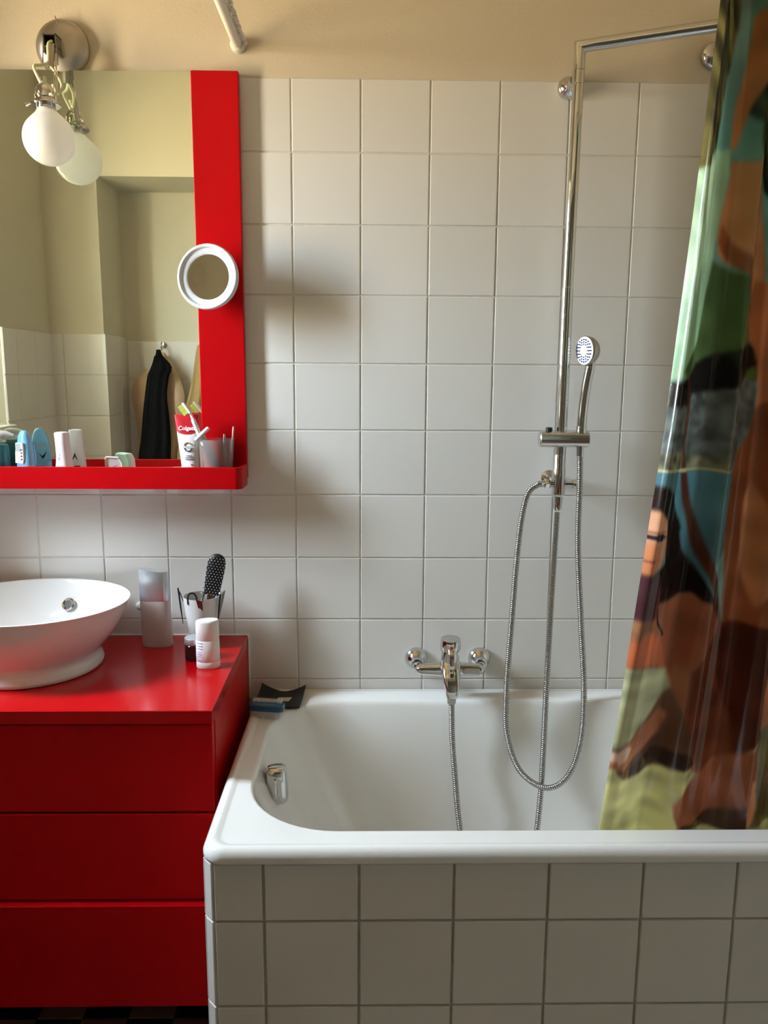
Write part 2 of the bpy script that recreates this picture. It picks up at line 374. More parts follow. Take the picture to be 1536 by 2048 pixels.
# ================================================================== vessel sink
SX, SYc = -.545, -.2
snk = thing('wash_bowl', (SX, SYc, KZ), 'round white ceramic vessel sink standing on the red cabinet top', 'sink')
outp = [(.138, .140, 0.0), (.1435, .145, .003), (.144, .1455, .010), (.139, .141, .020), (.134, .136, .030), (.1405, .138, .040), (.157, .149, .056), (.1755, .162, .080), (.1905, .172, .106), (.1995, .178, .126), (.2035, .180, .138), (.2065, .1825, .1425)]
inp = [(.2055, .1815, .1435), (.203, .179, .1432), (.200, .176, .141), (.192, .169, .128), (.178, .158, .104), (.158, .141, .078), (.130, .116, .055), (.095, .086, .040), (.05, .047, .033), (.022, .022, .031)]
rings = [ell(SX, SYc, a, b, KZ + h, 64) for a, b, h in outp + inp]
MB().loft(rings, True, True).build('bowl', CERAMIC, snk, smooth=70)
MB().lathe([(.022, .0315), (.024, .0335), (.02, .035), (.008, .034)], (SX, SYc, KZ), (0, 0, 1), 28).build('drain', CHROME, snk)
oc = Vector((-.517, -.0555, .851)); oax = Vector((-.20, -1, .62)).normalized(); oc = oc + oax * .0035
ring = MB().lathe([(.0095, .001), (.0135, .001), (.0150, .0), (.0150, .003), (.0125, .0045), (.0095, .003)], oc, oax, 28, cap0=False, cap1=False).build('overflow_ring', CHROME, snk)
MB().lathe([(.0105, -.001), (.0100, .0025)], oc, oax, 20).build('overflow_grid', mat('dark_strainer', (.035, .03, .025), .5, metal=.0, var=.2, vscale=400), snk, under=ring)

# ================================================================== red framed mirror with tray shelf
mu = thing('wall_mirror', (-.545, 0, 1.13), 'red framed wall mirror with a tray shelf along its lower edge', 'mirror')
MX0, MX1 = -.98, -.1085
gly = -.016
MB().box(-.878, -.2085, gly, -.004, 1.14, 2.003).build('mirror_glass', MIRROR, mu, smooth=None)
MB().box(-.2085, MX1, -.020, -.002, 1.14, 2.005, .0012).build('side_panel', RED, mu, smooth=None)
MB().box(MX0, -.878, -.020, -.002, 1.14, 2.005, .0012).build('side_panel', RED, mu, smooth=None)
def tray_outline(i):
    r = max(.004, .016 - i); pts = []
    x0, x1, y0 = MX0 + i, MX1 - i, -.102 + i
    pts.append((x1, -.0205)); 
    for k in range(9):
        a = -PI / 2 * k / 8; pts.append((x1 - r + r * math.cos(a), y0 + r + r * math.sin(a)))
    for k in range(9):
        a = -PI / 2 - PI / 2 * k / 8; pts.append((x0 + r + r * math.cos(a), y0 + r + r * math.sin(a)))
    pts.append((x0, -.0205)); return pts
zb, zt = 1.1265, 1.1745
o_, i_ = tray_outline(0), tray_outline(.008)
q = MB(); L3 = lambda P, z: [(x, y, z) for x, y in P]
q.loft([L3(i_, zb), L3(o_, zb), L3(o_, zt - .001), L3(tray_outline(.001), zt), L3(tray_outline(.007), zt), L3(i_, zt - .001), L3(i_, zb), ], False, False, closed=False)
q.f.append(tuple(range(len(o_)))) if False else None
q.build('tray_rim', RED, mu, smooth=35)
MB().loft([L3(tray_outline(.004), zb + .0005), L3(tray_outline(.004), zb + .012)], True, True).build('tray_floor', RED, mu, smooth=35)

# small round cosmetic mirror on an arm in front of the side panel
rm = thing('cosmetic_mirror', (-.150, -.021, 1.579), 'small round white cosmetic mirror fixed to the red mirror frame', 'mirror')
rc = Vector((-.1745, -.072, 1.579)); th = math.radians(13); rax = Vector((-math.sin(th), -math.cos(th), .06)).normalized()
MB().lathe([(.044, -.020), (.058, -.018), (.066, -.011), (.0685, -.002), (.0685, .004), (.0665, .0065), (.063, .0068), (.0605, .005), (.0595, .0025), (.052, .0), (.0475, -.0015), (.0465, -.003)],
           rc, rax, 56, cap0=True, cap1=False).build('ring', GREYP, rm)
MB().lathe([(.0475, -.004), (.0472, -.0018), (.03, -.0024), (.012, -.003), (.0, -.0032)], rc, rax, 48, cap1=False).build('mirror_disc', MIRROR2, rm)
MB().tube([rc - rax * .018, rc - rax * .026, (-.150, -.034, 1.579), (-.150, -.026, 1.579)], [.012, .010, .010, .013], 16).build('arm', GREYP, rm)
MB().lathe([(.030, 0.001), (.030, .004), (.022, .009), (.012, .011)], (-.150, -.020, 1.579), (0, -1, 0), 32).build('suction_foot', GREYP, rm)

# ================================================================== wall lamp above the mirror
lp = thing('wall_lamp', (-.478, 0, 2.051), 'brushed steel wall lamp with a bare white globe bulb hanging before the mirror', 'lamp')
MB().lathe([(.0555, .0), (.056, .004), (.0545, .010), (.050, .016), (.040, .022), (.024, .026), (.0, .0275)], (-.4775, 0, 2.050), (0, -1, 0), 48, cap1=False).build('wall_plate', SATIN, lp)
MB().tube([(-.479, -.012, 2.088), (-.480, -.020, 2.092), (-.482, -.028, 2.103)], .0011, 8).build('pin', STEEL, lp)
bx, by, bz = -.4855, -.045, 2.044
q = MB(); w = .0135
for a, b, c, d in ((-w, -w + .0025, -.022, .014), (w - .0025, w, -.022, .014)): q.box(bx + a, bx + b, by - .012, by + .022, bz + c, bz + d)
q.box(bx - w, bx + w, by - .012, by + .022, bz + .0115, bz + .014); q.box(bx - w, bx + w, by - .012, by + .022, bz - .012, bz - .0095)
q.build('bracket', STEEL, lp, smooth=None)
MB().box(bx - w + .002, bx + w - .002, by + .012, by + .02, bz - .009, bz + .011).build('bracket_inside', DARKIN, lp, smooth=None)
bulb = Vector((-.482, -.098, 1.844))
MB().tube([(bx + .004, by - .004, bz - .006), (bx + .002, by - .012, bz - .03), (bx, by - .016, bz - .052)], [.008, .0075, .007], 14).build('stem', SATIN, lp)
MB().tube(catmull([(bx + .004, by - .01, bz), (bx + .001, by - .022, bz - .012), (bx + .0, by - .026, bz - .045), (bx - .008, by - .040, bz - .056), (-.505, -.095, 1.982), (-.4975, -.098, 1.962), (-.4905, -.098, 1.948)], 8), .0032, 10).build('cable', CABLE, lp)
MB().tube(catmull([(bx + .002, by - .018, bz - .050), (bx + .010, by - .012, bz - .062), (bx + .018, by - .005, bz - .082), (bx + .012, by - .012, bz - .1), (bx + .004, by - .02, bz - .085)], 8), .003, 10).build('cable', CABLE, lp)
for dx, dy in ((.012, -.03), (.017, -.024), (.021, -.03)):
    MB().tube([(bx + .004 + dx * .3, by - .006, bz - .008), (bx + dx * .7, by - .02, bz - .07), (bx + dx * .8, by + dy - .01, bz - .135)], .0012, 8).build('wire', CHROME, lp)
MB().tube([(bx - w, by - .01, bz - .004), (bx - w - .002, by - .014, bz - .045), (bx - .004, by - .018, bz - .052), (bx + w + .002, by - .014, bz - .046), (bx + w, by - .01, bz - .004)], .0012, 8).build('wire', STEEL, lp)
sk = MB().lathe([(.005, .118), (.006, .112), (.006, .106), (.011, .1035), (.017, .096), (.0185, .088), (.0185, .083), (.0205, .082), (.0205, .0775), (.0185, .0765), (.0205, .074), (.0205, .069), (.0185, .068), (.0185, .066)][::-1], bulb, (-.04, 0, 1), 28).build('socket', CHROME, lp)
q = MB().lathe([(.0185, .062), (.0285, .0625), (.0295, .065), (.0285, .0675), (.0185, .068)], bulb, (-.04, 0, 1), 28)
q.lathe([(.0175, .050), (.0185, .052), (.0185, .062)], bulb, (-.04, 0, 1), 24)
rgm = q.build('shade_ring', CHROME, lp)
MB().tube([bulb + Vector((-.030, -.008, .066)), bulb + Vector((-.040, -.010, .062))], [.002, .0045], 10).build('ring_screw', CHROME, lp, under=rgm)
prof = [(.0, -.0515)] + [(.0515 * math.sin(a), -.0515 * math.cos(a)) for a in [PI * k / 22 for k in range(1, 18)]] + [(.0235, .0485), (.0195, .0535), (.0175, .06)]
prof = [p for p in prof if p[1] < .0451 or p[0] < .024]
MB().lathe(prof, bulb, (-.04, 0, 1), 40, cap0=False).build('bulb', OPAL, lp, smooth=80)

# ================================================================== curtain rail (L-shaped) above the bath
cr = thing('curtain_rail', (-.11, 0, 2.06), 'cream curtain rail running out from the wall above the mirror corner', 'curtain rail')
MB().tube([(-.11, -.004, 2.06), (-.11, -.50, 2.06), (-.105, -.545, 2.06), (-.09, -.57, 2.06), (-.05, -.58, 2.06), (1.62, -.58, 2.06)], .0105, 14).build('rail', CREAMP, cr)
MB().lathe([(.0155, 0.0005), (.0155, .012), (.0135, .016), (.0115, .018)], (-.11, 0, 2.06), (0, -1, 0), 22).build('wall_socket', CREAMP, cr)
gm = None
for k in range(52):
    y = -.012 - k * .0088
    if gm is None:
        go = MB().lathe([(.0, -.0042), (.004, -.003), (.0052, 0), (.004, .003), (.0, .0042)], (0, 0, 0), (0, 1, .4), 8, cap0=False, cap1=False).build('glider', CREAMP, loc=(0, 0, 0)); gm = go
    else:
        go = gm.copy(); COL.objects.link(go)
    go.parent = cr; go.location = Vector((-.0945 + random.uniform(-.001, .001), y, 2.063 + random.uniform(-.002, .002))) - Vector(cr['base'])

# ================================================================== shower column
RXc, RYc = .598, -.062
sc_ = thing('shower_column', (RXc, 0, 1.13), 'chrome shower column with a riser pipe and an overhead arm', 'shower')
MB().tube([(RXc, RYc, 1.150), (RXc, RYc, 1.563)], .0127, 20).build('riser_pipe', CHROME, sc_)
adir = Vector((.235, -.106, 0)).normalized(); el = Vector((RXc + .004, RYc, 2.045))
MB().tube([(RXc, RYc, 1.564), (RXc + .003, RYc, 1.90), (RXc + .004, RYc, 1.998)], .0118, 20).build('riser_pipe', CHROME, sc_)
def mitre():
    n = 20; q = MB(); d = adir; k = Vector((-d.x, -d.y, 1)).normalized()     # mitre plane normal direction
    s = d.cross(Vector((0, 0, 1))).normalized(); r = .0120
    rings = []
    rings.append([Vector((RXc + .004, RYc, 1.999)) + d * (r * math.cos(2 * PI * i / n)) + s * (r * math.sin(2 * PI * i / n)) for i in range(n)])
    rings.append([el + d * (r * math.cos(2 * PI * i / n)) + Vector((0, 0, -1)) * (r * math.cos(2 * PI * i / n)) + s * (r * math.sin(2 * PI * i / n)) for i in range(n)])
    for L in (.03, .42):
        rings.append([el + d * L + Vector((0, 0, -1)) * (r * math.cos(2 * PI * i / n)) + s * (r * math.sin(2 * PI * i / n)) for i in range(n)])
    return q.loft(rings, False, True)
MB.build(mitre(), 'overhead_arm', CHROME, sc_, smooth=35)
ae = el + adir * .41
MB().tube([ae + Vector((0, 0, .004)), ae + Vector((0, 0, -.03))], .011, 16).lathe([(.012, -.03), (.03, -.038), (.095, -.045), (.098, -.049), (.094, -.053)], ae, (0, 0, 1), 40).build('rain_head', CHROME, sc_)
MB().lathe([(.0225, .0), (.0235, .003), (.0225, .010), (.0175, .018), (.0105, .023), (.0085, .03), (.0085, .052)], (.594, 0, 1.984), (0, -1, 0), 28).build('wall_flange', CHROME, sc_)
MB().tube([(RXc + .003, RYc, 1.972), (RXc + .003, RYc, 1.998)], .0130, 20).build('pipe_collar', CHROME, sc_)
# slider that carries the hand shower
MB().tube([(.548, -.066, 1.2375), (.550, -.066, 1.2375), (.5505, -.066, 1.2375), (.656, -.066, 1.2375), (.658, -.066, 1.2375)], [.016, .0175, .0185, .0185, .0165], 24).build('slider', mat('satin_chrome', (.70, .69, .67), .2, metal=1.0, var=.02), sc_)
MB().tube([(.569, -.068, 1.252), (.569, -.068, 1.262), (.569, -.068, 1.2635)], [.0075, .0075, .006], 14).build('slider_button', BLACKP, sc_)
# diverter
MB().lathe([(.0128, .062), (.0135, .06), (.0135, .030), (.0145, .028), (.0150, .012), (.0150, -.026), (.0135, -.030), (.0110, -.032), (.0115, -.036), (.0095, -.060), (.0080, -.064)][::-1], (RXc - .001, RYc, 1.140), (0, 0, 1), 24).build('diverter', CHROME, sc_)
MB().tube([(RXc - .012, RYc, 1.137), (RXc - .022, RYc, 1.137)], .0085, 14).lathe([(.0115, 0), (.0125, .002), (.0125, .010), (.0105, .012)], (RXc - .033, RYc, 1.137), (1, 0, 0), 6).build('outlet_nut', CHROME, sc_)
MB().tube([(RXc + .012, RYc, 1.136), (RXc + .034, RYc, 1.136)], .0052, 12).lathe([(.010, 0), (.0115, .002), (.0115, .013), (.009, .015)], (RXc + .030, RYc, 1.136), (1, 0, 0), 8).build('diverter_knob', CHROME, sc_)
MB().lathe([(.019, 0.0), (.019, .004), (.014, .008), (.008, .012), (.007, .05)], (RXc - .010, 0, 1.142), (.1, -1, 0), 24).build('lower_flange', CHROME, sc_)

def hose(name, path, label, n=12, pitch=.0048, r=.0071):
    P = catmull(path, 40); d = [0]
    for a, b in zip(P[:-1], P[1:]): d.append(d[-1] + (b - a).length)
    L = d[-1]; N = int(L / pitch); pts = []; rad = []; i = 0
    def at(s):
        k = int(np.searchsorted(d, s)); k = min(max(k, 1), len(d) - 1); t = (s - d[k - 1]) / max(1e-9, d[k] - d[k - 1]); return P[k - 1].lerp(P[k], t)
    for j in range(N):
        s = j * pitch
        for off, rr in ((0, r * .72), (.16, r * .93), (.5, r), (.84, r * .93)):
            pts.append(at(min(L, s + off * pitch))); rad.append(rr)
    base = P[0]
    root = thing(name, base, label, 'hose')
    MB().tube(pts, rad, n).build('hose_sleeve', HOSEM, root, smooth=75)
    return root
h1 = hose('shower_hose', [(RXc - .036, RYc - .001, 1.137), (.545, -.072, 1.134), (.522, -.082, 1.11), (.506, -.092, 1.02), (.494, -.10, .82), (.487, -.105, .66), (.490, -.115, .56), (.520, -.13, .478), (.578, -.14, .441), (.630, -.13, .462), (.661, -.115, .54), (.666, -.105, .66), (.652, -.1, .83), (.640, -.090, 1.0), (.640, -.080, 1.14), (.6402, -.070, 1.200), (.6402, -.068, 1.222)],
          'corrugated chrome hose hanging in a long loop to the hand shower')
MB().tube([(RXc - .034, RYc, 1.137), (.553, RYc - .006, 1.1365)], .0075, 14).build('hose_end', CHROME, h1)
MB().tube([(.6402, -.068, 1.200), (.6402, -.068, 1.232)], [.0082, .0095], 14).build('hose_end', CHROME, h1)
h2 = hose('supply_hose', [(.361, -.108, .642), (.364, -.110, .55), (.370, -.125, .47), (.380, -.150, .36), (.395, -.19, .275), (.43, -.23, .249), (.48, -.235, .247), (.53, -.21, .262), (.555, -.165, .33), (.570, -.13, .42), (.578, -.105, .52), (.584, -.085, .70), (.590, -.073, .90), (.596, -.064, 1.076)],
          'corrugated chrome hose from the bath tap down into the tub and up to the column')
MB().lathe([(.0085, .0), (.0095, .002), (.0115, .026), (.011, .030)], (.361, -.108, .632), (0, 0, 1), 6).build('hose_nut', SATIN, h2, smooth=None)

# hand shower in the slider
hs = thing('hand_shower', (.640, -.082, 1.24), 'chrome hand shower with a round blue-dotted spray face in the slider', 'hand shower')
hn = Vector((-.92, -.39, -.05)).normalized(); hc = Vector((.638, -.088, 1.430))
MB().tube(catmull([(.6405, -.068, 1.240), (.6405, -.069, 1.27), (.6425, -.071, 1.32), (.646, -.074, 1.36), (.650, -.078, 1.392), (.652, -.081, 1.412)], 8), [.0095] * 4 + [.0108] * 30 + [.0098] * 7, 18).build('handle', CHROME, hs)
MB().lathe([(.0095, 0), (.0118, .002), (.0118, .016), (.0105, .018)], (.6403, -.068, 1.250), (.03, 0, 1), 18).build('handle_collar', CHROME, hs)
MB().lathe([(.007, -.0255), (.016, -.0235), (.024, -.018), (.0295, -.009), (.0315, .0), (.0315, .003), (.0305, .0045)], hc, hn, 36, cap1=False).build('head', SATIN, hs)
face = MB().lathe([(.0305, .003), (.0298, .0052), (.012, .0066), (.0105, .0066), (.0, .0064)], hc, hn, 36, cap0=False, cap1=False).build('spray_face', WHITEP, hs)
BLUE = mat('blue_rubber', (0.015, 0.02, 0.20), 0.5, var=.1); PALE = mat('pale_disc', (.72, .75, .55), .4, var=.02)
MB().lathe([(.0105, .0062), (.0098, .0073), (.0, .0075)], hc, hn, 24, cap0=False, cap1=False).build('centre_disc', PALE, hs, under=face)
q = MB(); hu = hn.cross(Vector((0, 0, 1))).normalized(); hv = hn.cross(hu)
for R_, n_ in ((.0138, 12), (.0186, 16), (.0238, 20)):
    for k in range(n_):
        a = 2 * PI * (k + (.5 if R_ == .0185 else 0)) / n_
        q.lathe([(.0017, .004), (.0015, .0078)], hc + hu * (R_ * math.cos(a)) + hv * (R_ * math.sin(a)), hn, 6, cap0=False)
o = q.build('spray_nozzles', BLUE, hs, under=face); o['kind'] = 'stuff'

# round chrome wall hook near the curtain
hk = thing('wall_hook', (.904, 0, 2.053), 'round chrome hook on the beige wall beside the shower arm', 'hook')
MB().lathe([(.0265, .0015), (.028, .005), (.026, .012), (.018, .018), (.009, .020)], (.904, 0, 2.053), (0, -1, 0), 32).build('rosette', CHROME, hk)
MB().tube(catmull([(.904, -.018, 2.053), (.903, -.035, 2.050), (.902, -.044, 2.058), (.902, -.045, 2.072)], 8), .0055, 12).build('peg', CHROME, hk)

# ================================================================== bath mixer tap
tp = thing('bath_mixer_tap', (.36, 0, .704), 'chrome single-lever bath mixer tap on the tiles above the tub', 'tap')
for x in (.2845, .4365):
    MB().lathe([(.0265, .001), (.0275, .004), (.0265, .009), (.019, .019), (.0135, .024), (.013, .03)], (x, 0, .704), (0, -1, 0), 32).build('flange', CHROME, tp)
    s = 1 if x < .36 else -1
    MB().tube([(x, -.028, .703), (x, -.042, .700), (x + s * .002, -.050, .698)], [.0118, .0120, .0125], 18).lathe([(.0135, 0), (.0145, .002), (.0145, .010), (.0135, .012)], (x, -.030, .7035), (0, -1, -.1), 18).build('union', CHROME, tp)
q = MB(); secs = []
for t, ry, rz in ((.280, .006, .005), (.2835, .0110, .0095), (.290, .0135, .0125), (.30, .0145, .0135), (.335, .0165, .0165), (.345, .018, .019), (.377, .018, .019), (.387, .0165, .0165), (.421, .0145, .0140), (.431, .0135, .0130), (.4375, .0110, .010), (.441, .006, .005)):
    secs.append([(t, -.058 + ry * math.cos(2 * PI * k / 20), .697 + rz * math.sin(2 * PI * k / 20)) for k in range(20)])
q.loft(secs, True, True); q.build('body', CHROME, tp, smooth=50)
MB().box(.389, .430, -.0775, -.068, .6905, .7055, .0030).build('shower_switch', SATIN, tp, smooth=None)
# central column, cartridge cap and lever
MB().lathe([(.0175, -.02), (.0200, .0), (.0215, .014), (.0205, .03), (.0190, .045), (.0180, .05)], (.360, -.062, .700), (0, -.12, 1), 28).build('cartridge', CHROME, tp)
cap = MB().lathe([(.0190, .0), (.0225, .001), (.0238, .006), (.0236, .022), (.0220, .028), (.015, .0305), (.0, .0315)], (.360, -.069, .7480), (0, -.10, 1), 32, cap1=False).build('cap', CHROME, tp)
REDP = mat('red_dot', (.45, .02, .05), .3, var=.05)
MB().lathe([(.0038, -.001), (.0036, .0012), (.002, .0018)], (.3595, -.0945, .7610), (0, -1, .05), 14).build('temperature_dot', REDP, tp, under=cap)
def bar(name, P, w, h, mat_=CHROME, parent=tp, nsec=10):
    q = MB(); secs = []
    P = [Vector(p) for p in P]
    for i, p in enumerate(P):
        T = (P[min(i + 1, len(P) - 1)] - P[max(i - 1, 0)]).normalized(); side = Vector((1, 0, 0)); n_ = side.cross(T).normalized()
        W, H = (w[i], h[i]); secs.append([p + side * (W * math.copysign(abs(math.cos(a)) ** .6, math.cos(a))) + n_ * (H * math.copysign(abs(math.sin(a)) ** .6, math.sin(a))) for a in [2 * PI * k / 20 for k in range(20)]])
    return q.loft(secs, True, True).build(name, mat_, parent, smooth=50)
bar('lever', [(.3600, -.082, .756), (.3602, -.093, .750), (.3604, -.102, .738), (.3606, -.107, .724), (.3607, -.108, .715)], [.012, .0085, .0062, .0062, .0055], [.007, .006, .005, .0045, .003])
bar('spout', [(.360, -.066, .712), (.360, -.084, .700), (.3605, -.100, .684), (.361, -.112, .668), (.361, -.118, .655), (.361, -.119, .650)], [.0235, .0225, .0195, .0160, .0140, .011], [.018, .016, .014, .012, .008, .005])
MB().tube([(.361, -.108, .676), (.361, -.108, .655)], [.0115, .0105], 18).build('hose_outlet', CHROME, tp)
MB().lathe([(.0045, 0), (.004, .002)], (.3606, -.1080, .7005), (0, -1, .55), 12).build('spout_slot', DARKIN, tp)
print('fixtures done')

# ================================================================== things in the tray below the mirror
TZ = zb + .0122
SKYB = mat('sky_blue_plastic', srgb(120, 178, 215), .25, var=.02, sss=.1); DEEPB = mat('blue_plastic', srgb(96, 150, 205), .25, var=.02, sss=.1)
TEAL = mat('teal_liquid_bottle', srgb(45, 110, 120), .12, var=.05, coat=.3); PINKW = mat('pinkish_white_plastic', srgb(226, 214, 220), .35, var=.02)
INK = mat('dark_ink', (.015, .02, .03), .5, var=.1); LABW = mat('label_white', (.82, .82, .83), .4, var=.02); GREYI = mat('grey_ink', (.30, .31, .36), .5, var=.1)
MINT = mat('mint_plastic', srgb(190, 222, 205), .35, var=.02)
def sq(cx, cy, rx, ry, z, rot=0, p=.8, n=32, sh=0.0):
    out = []
    for k in range(n):
        a = 2 * PI * k / n; u = rx * math.copysign(abs(math.cos(a)) ** p, math.cos(a)); v = ry * math.copysign(abs(math.sin(a)) ** p, math.sin(a))
        out.append((cx + u * math.cos(rot) - v * math.sin(rot) + sh, cy + u * math.sin(rot) + v * math.cos(rot), z))
    return out
# soap pump
X, Y = -.657, -.056
sd = thing('soap_dispenser', (X, Y, TZ), 'teal soap bottle with a white pump at the left end of the tray', 'soap dispenser')
MB().loft([sq(X, Y, a, a * .8, TZ + h, p=.8) for a, h in ((.026, 0), (.0275, .003), (.0275, .07), (.025, .08), (.012, .085))], True, True).build('bottle', TEAL, sd)
MB().lathe([(.013, .085), (.013, .092), (.005, .093), (.005, .100)], (X, Y, TZ), (0, 0, 1), 20).build('collar', WHITEP, sd)
MB().tube([(X - .012, Y, TZ + .102), (X, Y, TZ + .104), (X + .02, Y + .006, TZ + .105), (X + .036, Y + .011, TZ + .099)], [.007, .0085, .006, .0035], 12).build('pump_head', WHITEP, sd)
# light blue roll-on
X, Y, rt = -.592, -.058, math.radians(32)
ro = thing('roll_on_deodorant', (X, Y, TZ), 'light blue rounded roll-on deodorant with a barcode label', 'deodorant')
prof = [(.0215, .0140, 0), (.0225, .015, .004), (.0225, .0152, .03), (.0215, .0145, .055), (.0185, .0130, .08), (.0145, .0110, .098), (.0095, .008, .108), (.004, .004, .1115)]
MB().loft([sq(X, Y, a, b, TZ + h, -rt, .85) for a, b, h in prof], True, True).build('body', SKYB, ro)
fr = lambda u, v, d: (X + u * math.cos(-rt) + (-d) * -math.sin(-rt), Y + u * math.sin(-rt) + (-d) * math.cos(-rt), TZ + v)
lab = MB().prism([(-.015, .040), (.012, .040), (.014, .050), (.013, .085), (-.010, .085), (-.0135, .06)], .0120, .0156, fr).build('label', LABW, ro, smooth=None)
q = MB()
for k in range(7): q.prism([(-.0115 + k * .003, .066), (-.0115 + k * .003 + .0016, .066), (-.0115 + k * .003 + .0016, .083), (-.0115 + k * .003, .083)], .0150, .0159, fr)
q.build('barcode', GREYI, ro, smooth=None, under=lab)
q = MB()
for k in range(4): q.prism([(.0055, .047 + k * .007), (.0115, .048 + k * .007), (.0115, .051 + k * .007), (.0055, .050 + k * .007)], .0150, .0159, fr)
q.build('print_mark', INK, ro, smooth=None)
fb_ = lambda u, v, d: fr(-u, v, -d)
MB().prism([(-.016, .035), (.014, .022), (.015, .050), (.012, .080), (-.012, .080), (-.016, .055)], .0120, .0154, fb_).build('front_label', SKYB, ro, smooth=None)
MB().prism([(-.010, .060), (-.005, .046), (.0, .041), (.008, .056), (.001, .048), (-.004, .052)], .0140, .0160, fb_).build('tick_mark', INK, ro, smooth=None)
q = MB().prism([(-.011, .071), (.011, .071), (.011, .075), (-.011, .075)], .0138, .0158, fb_); q.build('print_mark', GREYI, ro, smooth=None)
# white roll-on standing on its cap
X, Y = -.5085, -.058
wr = thing('stick_deodorant', (X, Y, TZ), 'white waisted deodorant bottle standing next to the blue roll-on', 'deodorant')
prof = [(.0200, .016, 0, -.001), (.0210, .0165, .003, -.001), (.0205, .0163, .018, -.001), (.0175, .0155, .034, .001), (.0150, .0150, .055, .0015), (.0145, .0145, .085, 0), (.0150, .0145, .1045, -.001), (.0140, .0135, .1075, -.001), (.008, .009, .1090, -.001)]
MB().loft([sq(X, Y, a, b, TZ + h, -.35, .75, sh=s) for a, b, h, s in prof], True, True).build('body', PINKW, wr)
fr2 = lambda u, v, d: (X + u, Y - d, TZ + v)
q = MB()
for k in range(3): q.prism([(-.007 + k * .003, .048 + k * .008), (-.0025 + k * .002, .048 + k * .008), (-.0025 + k * .002, .054 + k * .008), (-.007 + k * .003, .054 + k * .008)], .0120, .0152, fr2)
q.build('print_mark', GREYP, wr, smooth=None)
fr3 = lambda u, v, d: (X + u, Y + d, TZ + v)
MB().prism([(-.010, .018), (.010, .018), (.010, .026), (-.010, .026)], .0130, .0172, fr3).build('print_band', INK, wr, smooth=None)
MB().prism([(-.008, .036), (0, .056), (.006, .038), (.0, .047)], .0120, .0166, fr3).build('tick_mark', INK, wr, smooth=None)
# floss dispenser
X, Y = -.398, -.058
fl = thing('floss_dispenser', (X, Y, TZ), 'small white dental floss box low in the tray', 'floss box')
def fl_out(sc): return [(-.019 * sc, .0), (.016 * sc, .0), (.019 * sc, .012), (.017 * sc, .040), (.010 * sc, .0535 * (.5 + sc / 2)), (-.016 * sc, .0555 * (.5 + sc / 2)), (-.019 * sc, .050)]
fr4 = lambda u, v, d: (X + u * .96 + d * .28, Y - d * .96 + u * .28, TZ + v)
MB().loft([[fr4(u, v, d) for u, v in fl_out(s)] for d, s in ((.012, .93), (.0135, .97), (-.004, 1.0))], True, True).build('box', LABW, fl, smooth=30)
MB().loft([[fr4(u, v, d) for u, v in fl_out(s)] for d, s in ((-.004, 1.0), (-.013, .97), (-.0145, .92))], True, True).build('lid', MINT, fl, smooth=30)
MB().prism([(-.006, .030), (.008, .036), (.008, .0375), (-.006, .032)], .0134, .0139, fr4).build('print_mark', GREYI, fl, smooth=None)
# small tube lying at the back of the tray
PURP = mat('lilac_plastic', srgb(140, 110, 170), .4, var=.03)
X, Y = -.292, -.036
st = thing('lip_balm', (X, Y, TZ), 'small lilac and white lip balm lying at the back of the tray', 'lip balm')
MB().tube([(X - .026, Y, TZ + .0125), (X - .025, Y, TZ + .0125), (X + .008, Y - .002, TZ + .0125)], [.0105, .012, .012], 20).build('case', PURP, st)
MB().tube([(X + .0085, Y - .002, TZ + .0125), (X + .029, Y - .0035, TZ + .0125), (X + .030, Y - .0035, TZ + .0125)], [.0122, .0122, .0105], 20).build('cap', WHITEP, st)
# toothpaste
X, Y = -.226, -.060
tb = thing('toothpaste_tube', (X, Y, TZ), 'white and red toothpaste tube standing on its cap beside the cup', 'toothpaste')
def tub_r(h):   # half width, half depth, x shift at height h
    t = min(1, max(0, (h - .02) / .128)); return .0195 + .0062 * t, .0165 * (1 - t) ** .8 + .0016, -.0075 * t
MB().lathe([(.0155, 0), (.0165, .002), (.016, .018), (.0145, .020)], (X, Y, TZ), (0, 0, 1), 28).build('cap', LABW, tb)
hs_ = [.020, .024] + [.03 + .0118 * k for k in range(11)]
SILW = mat('tube_white', (.78, .78, .78), .32, var=.02, coat=.2)
body = MB().loft([sq(X, Y, tub_r(h)[0] * (.75 if h < .021 else 1), tub_r(h)[1] * (.8 if h < .021 else 1), TZ + h, 0, .9, 40, sh=tub_r(h)[2]) for h in hs_], True, True).build('tube', SILW, tb)
REDL = mat('label_red', srgb(190, 22, 36), .35, var=.03)
q = MB(); n_ = 36; rows = 8; G = []
for j in range(rows + 1):
    row = []
    for k in range(n_):
        a = 2 * PI * k / n_; lo = .115 - .010 * math.sqrt(max(0, 1 - math.cos(a) ** 2)); h = lo + (.1481 - lo) * j / rows
        w_, d_, s_ = tub_r(h); row.append((X + s_ + (w_ + .0004) * math.copysign(abs(math.cos(a)) ** .9, math.cos(a)), Y + (d_ + .0004) * math.copysign(abs(math.sin(a)) ** .9, math.sin(a)), TZ + h))
    G.append(row)
q.loft(G, False, False); q.build('red_band', REDL, tb)
def tfront(u, h):
    w_, d_, s_ = tub_r(h); return Vector((X + s_ + u, Y - d_ * math.sqrt(max(.1, 1 - (u / w_) ** 2)) - .0012, TZ + h))
sl = (tfront(0, .130) - tfront(0, .108)).normalized()
text_mesh('Colgate', .0125, facing(tfront(.0005, .1185) + Vector((0, -.0004, 0)), (1, 0, 0), sl), 'lettering', LABW, body, tb['base'], shear=.15, offset=.0003)
q = MB()
